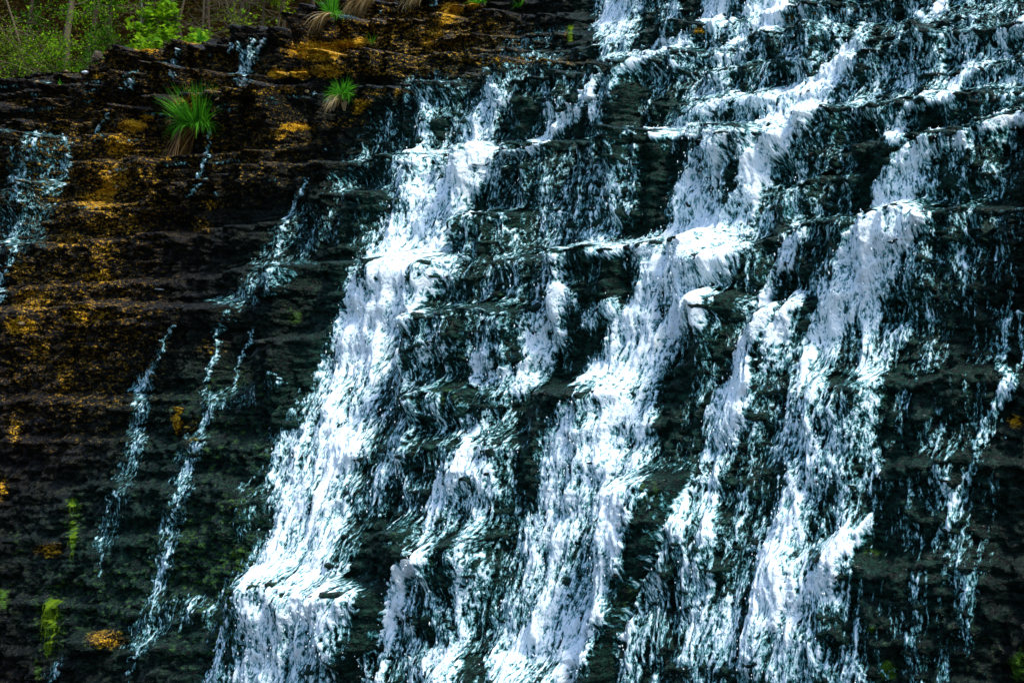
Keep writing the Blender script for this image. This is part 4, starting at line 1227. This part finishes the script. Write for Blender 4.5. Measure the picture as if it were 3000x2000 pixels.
def tree(u, behind, label, height, r, lean=(0, 0), limbs=8, limb_len=1.6, leaves=900, leaf_size=.06, leaf_from=.1, mat_l=None, mat_b=None, wob=.05, kind="tree", cat="tree",
         maple=False, spread=.22, group="trees on the wooded hillside", twigs=4, bval=.5, up=.35, lv=(.2, 1)):
    b = at_hill(u, behind)
    b[2] -= .15
    o = empty(kind, b, label=label, category=cat, group=group)
    tr = Parts()
    trunk = wander((0, 0, 0), (lean[0], lean[1], 1), height, 12, wob)
    tube(tr, trunk, r, r * .35, 8, bval)
    if leaves or limbs:
        br, lf = Parts(), Parts()
        tips = []
        for k in range(limbs):
            f = random.uniform(leaf_from, 1.0)
            j = min(int(f * 12), 11)
            st = trunk[j]
            a = random.uniform(0, 2 * math.pi)
            L = limb_len * random.uniform(.5, 1.1) * (1.1 - .5 * f)
            lb = wander(st, (math.cos(a), math.sin(a) * .8, up + random.uniform(-.2, .4)), L, 7, .13)
            tube(br, lb, max(r * .35 * (1 - .5 * f), .008), .004, 5, bval)
            tips += lb[2:]
            for _ in range(twigs):
                q0 = lb[random.randint(2, 6)]
                tw = wander(q0, (random.gauss(0, 1), random.gauss(0, 1), random.gauss(.25, .5)), L * random.uniform(.2, .5), 4, .2)
                tube(br, tw, .006, .002, 4, bval)
                tips += tw[1:]
        if limbs:
            link("branches", br.mesh("branches"), mat_b or M_BARK, o)
        if leaves and tips:
            for _ in range(int(leaves * (2.3 if kind != 'tree' else 2.0))):
                c = tips[random.randrange(len(tips))] + np.random.default_rng(random.randint(0, 1 << 30)).normal(0, spread * (.22 if kind == 'tree' else .4), 3)
                leaf(lf, c, leaf_size * (random.uniform(1.0, 1.9) if kind == 'tree' else random.uniform(.8, 1.5)), random.uniform(*lv), .5, maple)
            link("crown", lf.mesh("crown"), mat_l or M_LEAF, o)
    link("trunk", tr.mesh("trunk"), mat_b or M_BARK, o)
    return o

tree(196, 1.6, "thick straight grey-brown trunk in leafy green sprays, at the far left", 7.5, .075, (0, 0), 12, 1.6, 1300, .055, .06, bval=.75)
tree(246, 2.0, "dark brown trunk standing right of the thick grey-brown trunk", 7.0, .06, (.02, 0), 10, 1.5, 500, .05, .15, bval=.4)
tree(413, 1.2, "very slim pale greenish trunk standing among the bright maple leaves", 6.5, .022, (.01, 0), 8, .9, 350, .055, .2, M_LEAF, M_PALE, .015)
tree(472, 2.2, "tan trunk leaning right behind the maple leaves", 7.0, .055, (.12, 0), 8, 1.4, 180, .05, .5, bval=.85)
tree(556, 2.6, "dark trunk leaning left in the bare brown middle of the wood", 7.0, .05, (-.2, 0), 9, 1.4, 120, .05, .5, bval=.45)
tree(664, 1.4, "crooked slender tree with bare grey forks in the middle of the wood", 5.0, .045, (.38, 0), 14, 1.7, 160, .05, .1, wob=.1, bval=.6)
tree(760, 1.6, "slender tree with bright lime leaves on thin branches near the cliff top", 4.2, .028, (.15, 0), 16, 1.1, 950, .055, .08, M_LIME, twigs=5, bval=.5)
tree(835, 3.0, "thin dark trunk farthest right, beside the top ledge block", 6.5, .04, (-.03, 0), 8, 1.4, 160, .05, .3, bval=.35)
tree(60, 2.4, "dark leafy tree at the far left corner", 6.5, .05, (.05, 0), 14, 1.8, 1200, .06, .08, bval=.35, lv=(.0, .6))
tree(330, 3.4, "olive-leaved tree behind the dark brown trunk", 6.5, .05, (-.05, 0), 14, 1.8, 700, .055, .1, bval=.4, lv=(.2, .8))
tree(690, 4.0, "bare brown trunk deep in the wood behind the crooked tree", 7.5, .05, (.03, 0), 12, 1.8, 120, .05, .1, bval=.5)
tree(610, 4.4, "bare straight trunk deep in the wood behind the left-leaning dark trunk", 8, .05, (-.05, 0), 12, 1.8, 100, .05, .1, bval=.4)
tree(920, 3.5, "shadowed bare tree behind the top edge grass tuft", 7.5, .05, (.02, 0), 12, 1.8, 140, .05, .1, bval=.3)
tree(-120, 2.5, "leafy tree just beyond the left edge", 7, .06, (.1, 0), 14, 1.8, 900, .06, .1)
for _u, _b, _lean, _lab in ((500, 1.5, .25, "thin forked bare tree right of the tan leaning trunk"), (585, 1.8, -.1, "thin bare tree beside the left-leaning dark trunk"),
                      (720, 1.9, -.3, "thin bare tree leaning left behind the lime leaves"), (800, 2.2, .1, "thin bare tree near the top ledge block, right of the lime leaves"),
                      (375, 2.4, .15, "thin olive-leaved tree left of the slim pale trunk"), (110, 1.9, -.25, "thin left-leaning tree left of the thick grey-brown trunk")):
    tree(_u, _b, _lab, 5.0, .028, (_lean, 0), 16, 1.7, 160 if _u > 450 else 420, .045, .05, M_LIME if _u > 450 else M_LEAF, wob=.08, twigs=7, bval=.7, lv=(.0, .45))
# maples and shrubs
tree(450, .7, "bright green maple sapling drooping over the cliff edge", 1.5, .016, (.05, 0), 16, .75, 520, .085, .1, M_LEAF, kind="maple_sapling", cat="sapling", maple=True, spread=.16, group="saplings and shrubs at the cliff edge", up=.25, lv=(.55, 1))
tree(535, .5, "low maple sapling spreading leaves just above the highest ledge", .8, .012, (.3, 0), 10, .55, 260, .075, .1, M_LEAF, kind="maple_sapling", cat="sapling", maple=True, spread=.12, group="saplings and shrubs at the cliff edge", up=.1, lv=(.55, 1))
tree(150, .6, "light green shrub with arching whips at the cliff edge under the thick trunk", 1.5, .014, (.05, 0), 16, 1.1, 900, .045, .02, M_LEAF, kind="shrub", cat="shrub", spread=.2, group="saplings and shrubs at the cliff edge", lv=(.4, 1))
tree(20, .6, "yellow-green shrub filling the lower left corner of the wood", 1.3, .014, (.1, 0), 16, 1.1, 800, .045, .02, M_LIME, kind="shrub", cat="shrub", spread=.22, group="saplings and shrubs at the cliff edge", lv=(0, .7))
tree(270, .9, "upright light green shrub between the thick and dark trunks", 2.2, .016, (.05, 0), 16, 1.0, 900, .05, .05, M_LEAF, kind="shrub", cat="shrub", spread=.22, group="saplings and shrubs at the cliff edge", lv=(.3, .95))
tree(345, 1.0, "low dark green shrub behind the grey boulder", 1.0, .012, (0, 0), 14, .8, 700, .045, .02, M_LEAF, kind="shrub", cat="shrub", spread=.2, group="saplings and shrubs at the cliff edge", lv=(.0, .6))
tree(700, .9, "low sparse shrub of thin twigs below the lime leaves", .9, .010, (.2, 0), 14, .9, 180, .04, .02, M_LIME, kind="shrub", cat="shrub", spread=.2, group="saplings and shrubs at the cliff edge", lv=(.0, .8))
tree(90, 1.2, "tangled shrub of bare brown stems and few leaves at far left", 1.6, .014, (-.3, 0), 22, 1.4, 420, .045, .02, M_LEAF, kind="shrub", cat="shrub", spread=.2, group="saplings and shrubs at the cliff edge", bval=.8)
# long bare whips arching across the left corner
def whip(u, behind, d, length, label):
    b = at_hill(u, behind)
    o = empty("bent_stem", b, label=label, category="stem", group="long arching stems at far left")
    pt = Parts()
    sp_ = wander((0, 0, 0), d, length, 14, .05, -.02)
    tube(pt, sp_, .008, .003, 5, .9)
    link("stem", pt.mesh("stem"), M_BARK, o)
    tw = Parts()
    for _ in range(5):
        tube(tw, wander(sp_[random.randint(3, 12)], (d[0], random.gauss(0, .3), d[2] + random.gauss(0, .4)), length * .3, 5, .1), .004, .0015, 4, .8)
    link("twigs", tw.mesh("twigs"), M_BARK, o)
whip(185, .6, (-1, 0, .95), 2.0, "long thin stem arching steeply up left from the thick trunk's foot")
whip(178, .5, (-1, -.1, .45), 1.6, "yellowish thin stem sloping gently up left from the thick trunk's foot")
whip(10, .4, (.8, 0, .5), 1.2, "reddish thin stem rising right out of the lower left corner")
# leaf clutter farther up the slope, a far-off mass
def understory():
    lf = Parts()
    for _ in range(6500):
        u = random.uniform(-300, 1300)
        bh = random.uniform(2.5, 9)
        p = at_hill(u, bh) if _ % 8 == 0 or _ == 0 else base_p + np.array([random.gauss(0, .35), random.gauss(0, .35), random.gauss(0, .3)])
        if _ % 8 == 0:
            base_p = p + np.array([0, 0, random.uniform(0, 3.2)])
            v_ = random.uniform(0, .5) if u > 450 else random.uniform(.1, .7)
        leaf(lf, base_p + (p - base_p) if _ % 8 else base_p, .05 * random.uniform(.6, 1.2), v_, .4)
    link("undergrowth", lf.mesh("undergrowth"), M_LIME, kind="stuff", label="dim scattered leaves of undergrowth farther up the wooded slope")
understory()
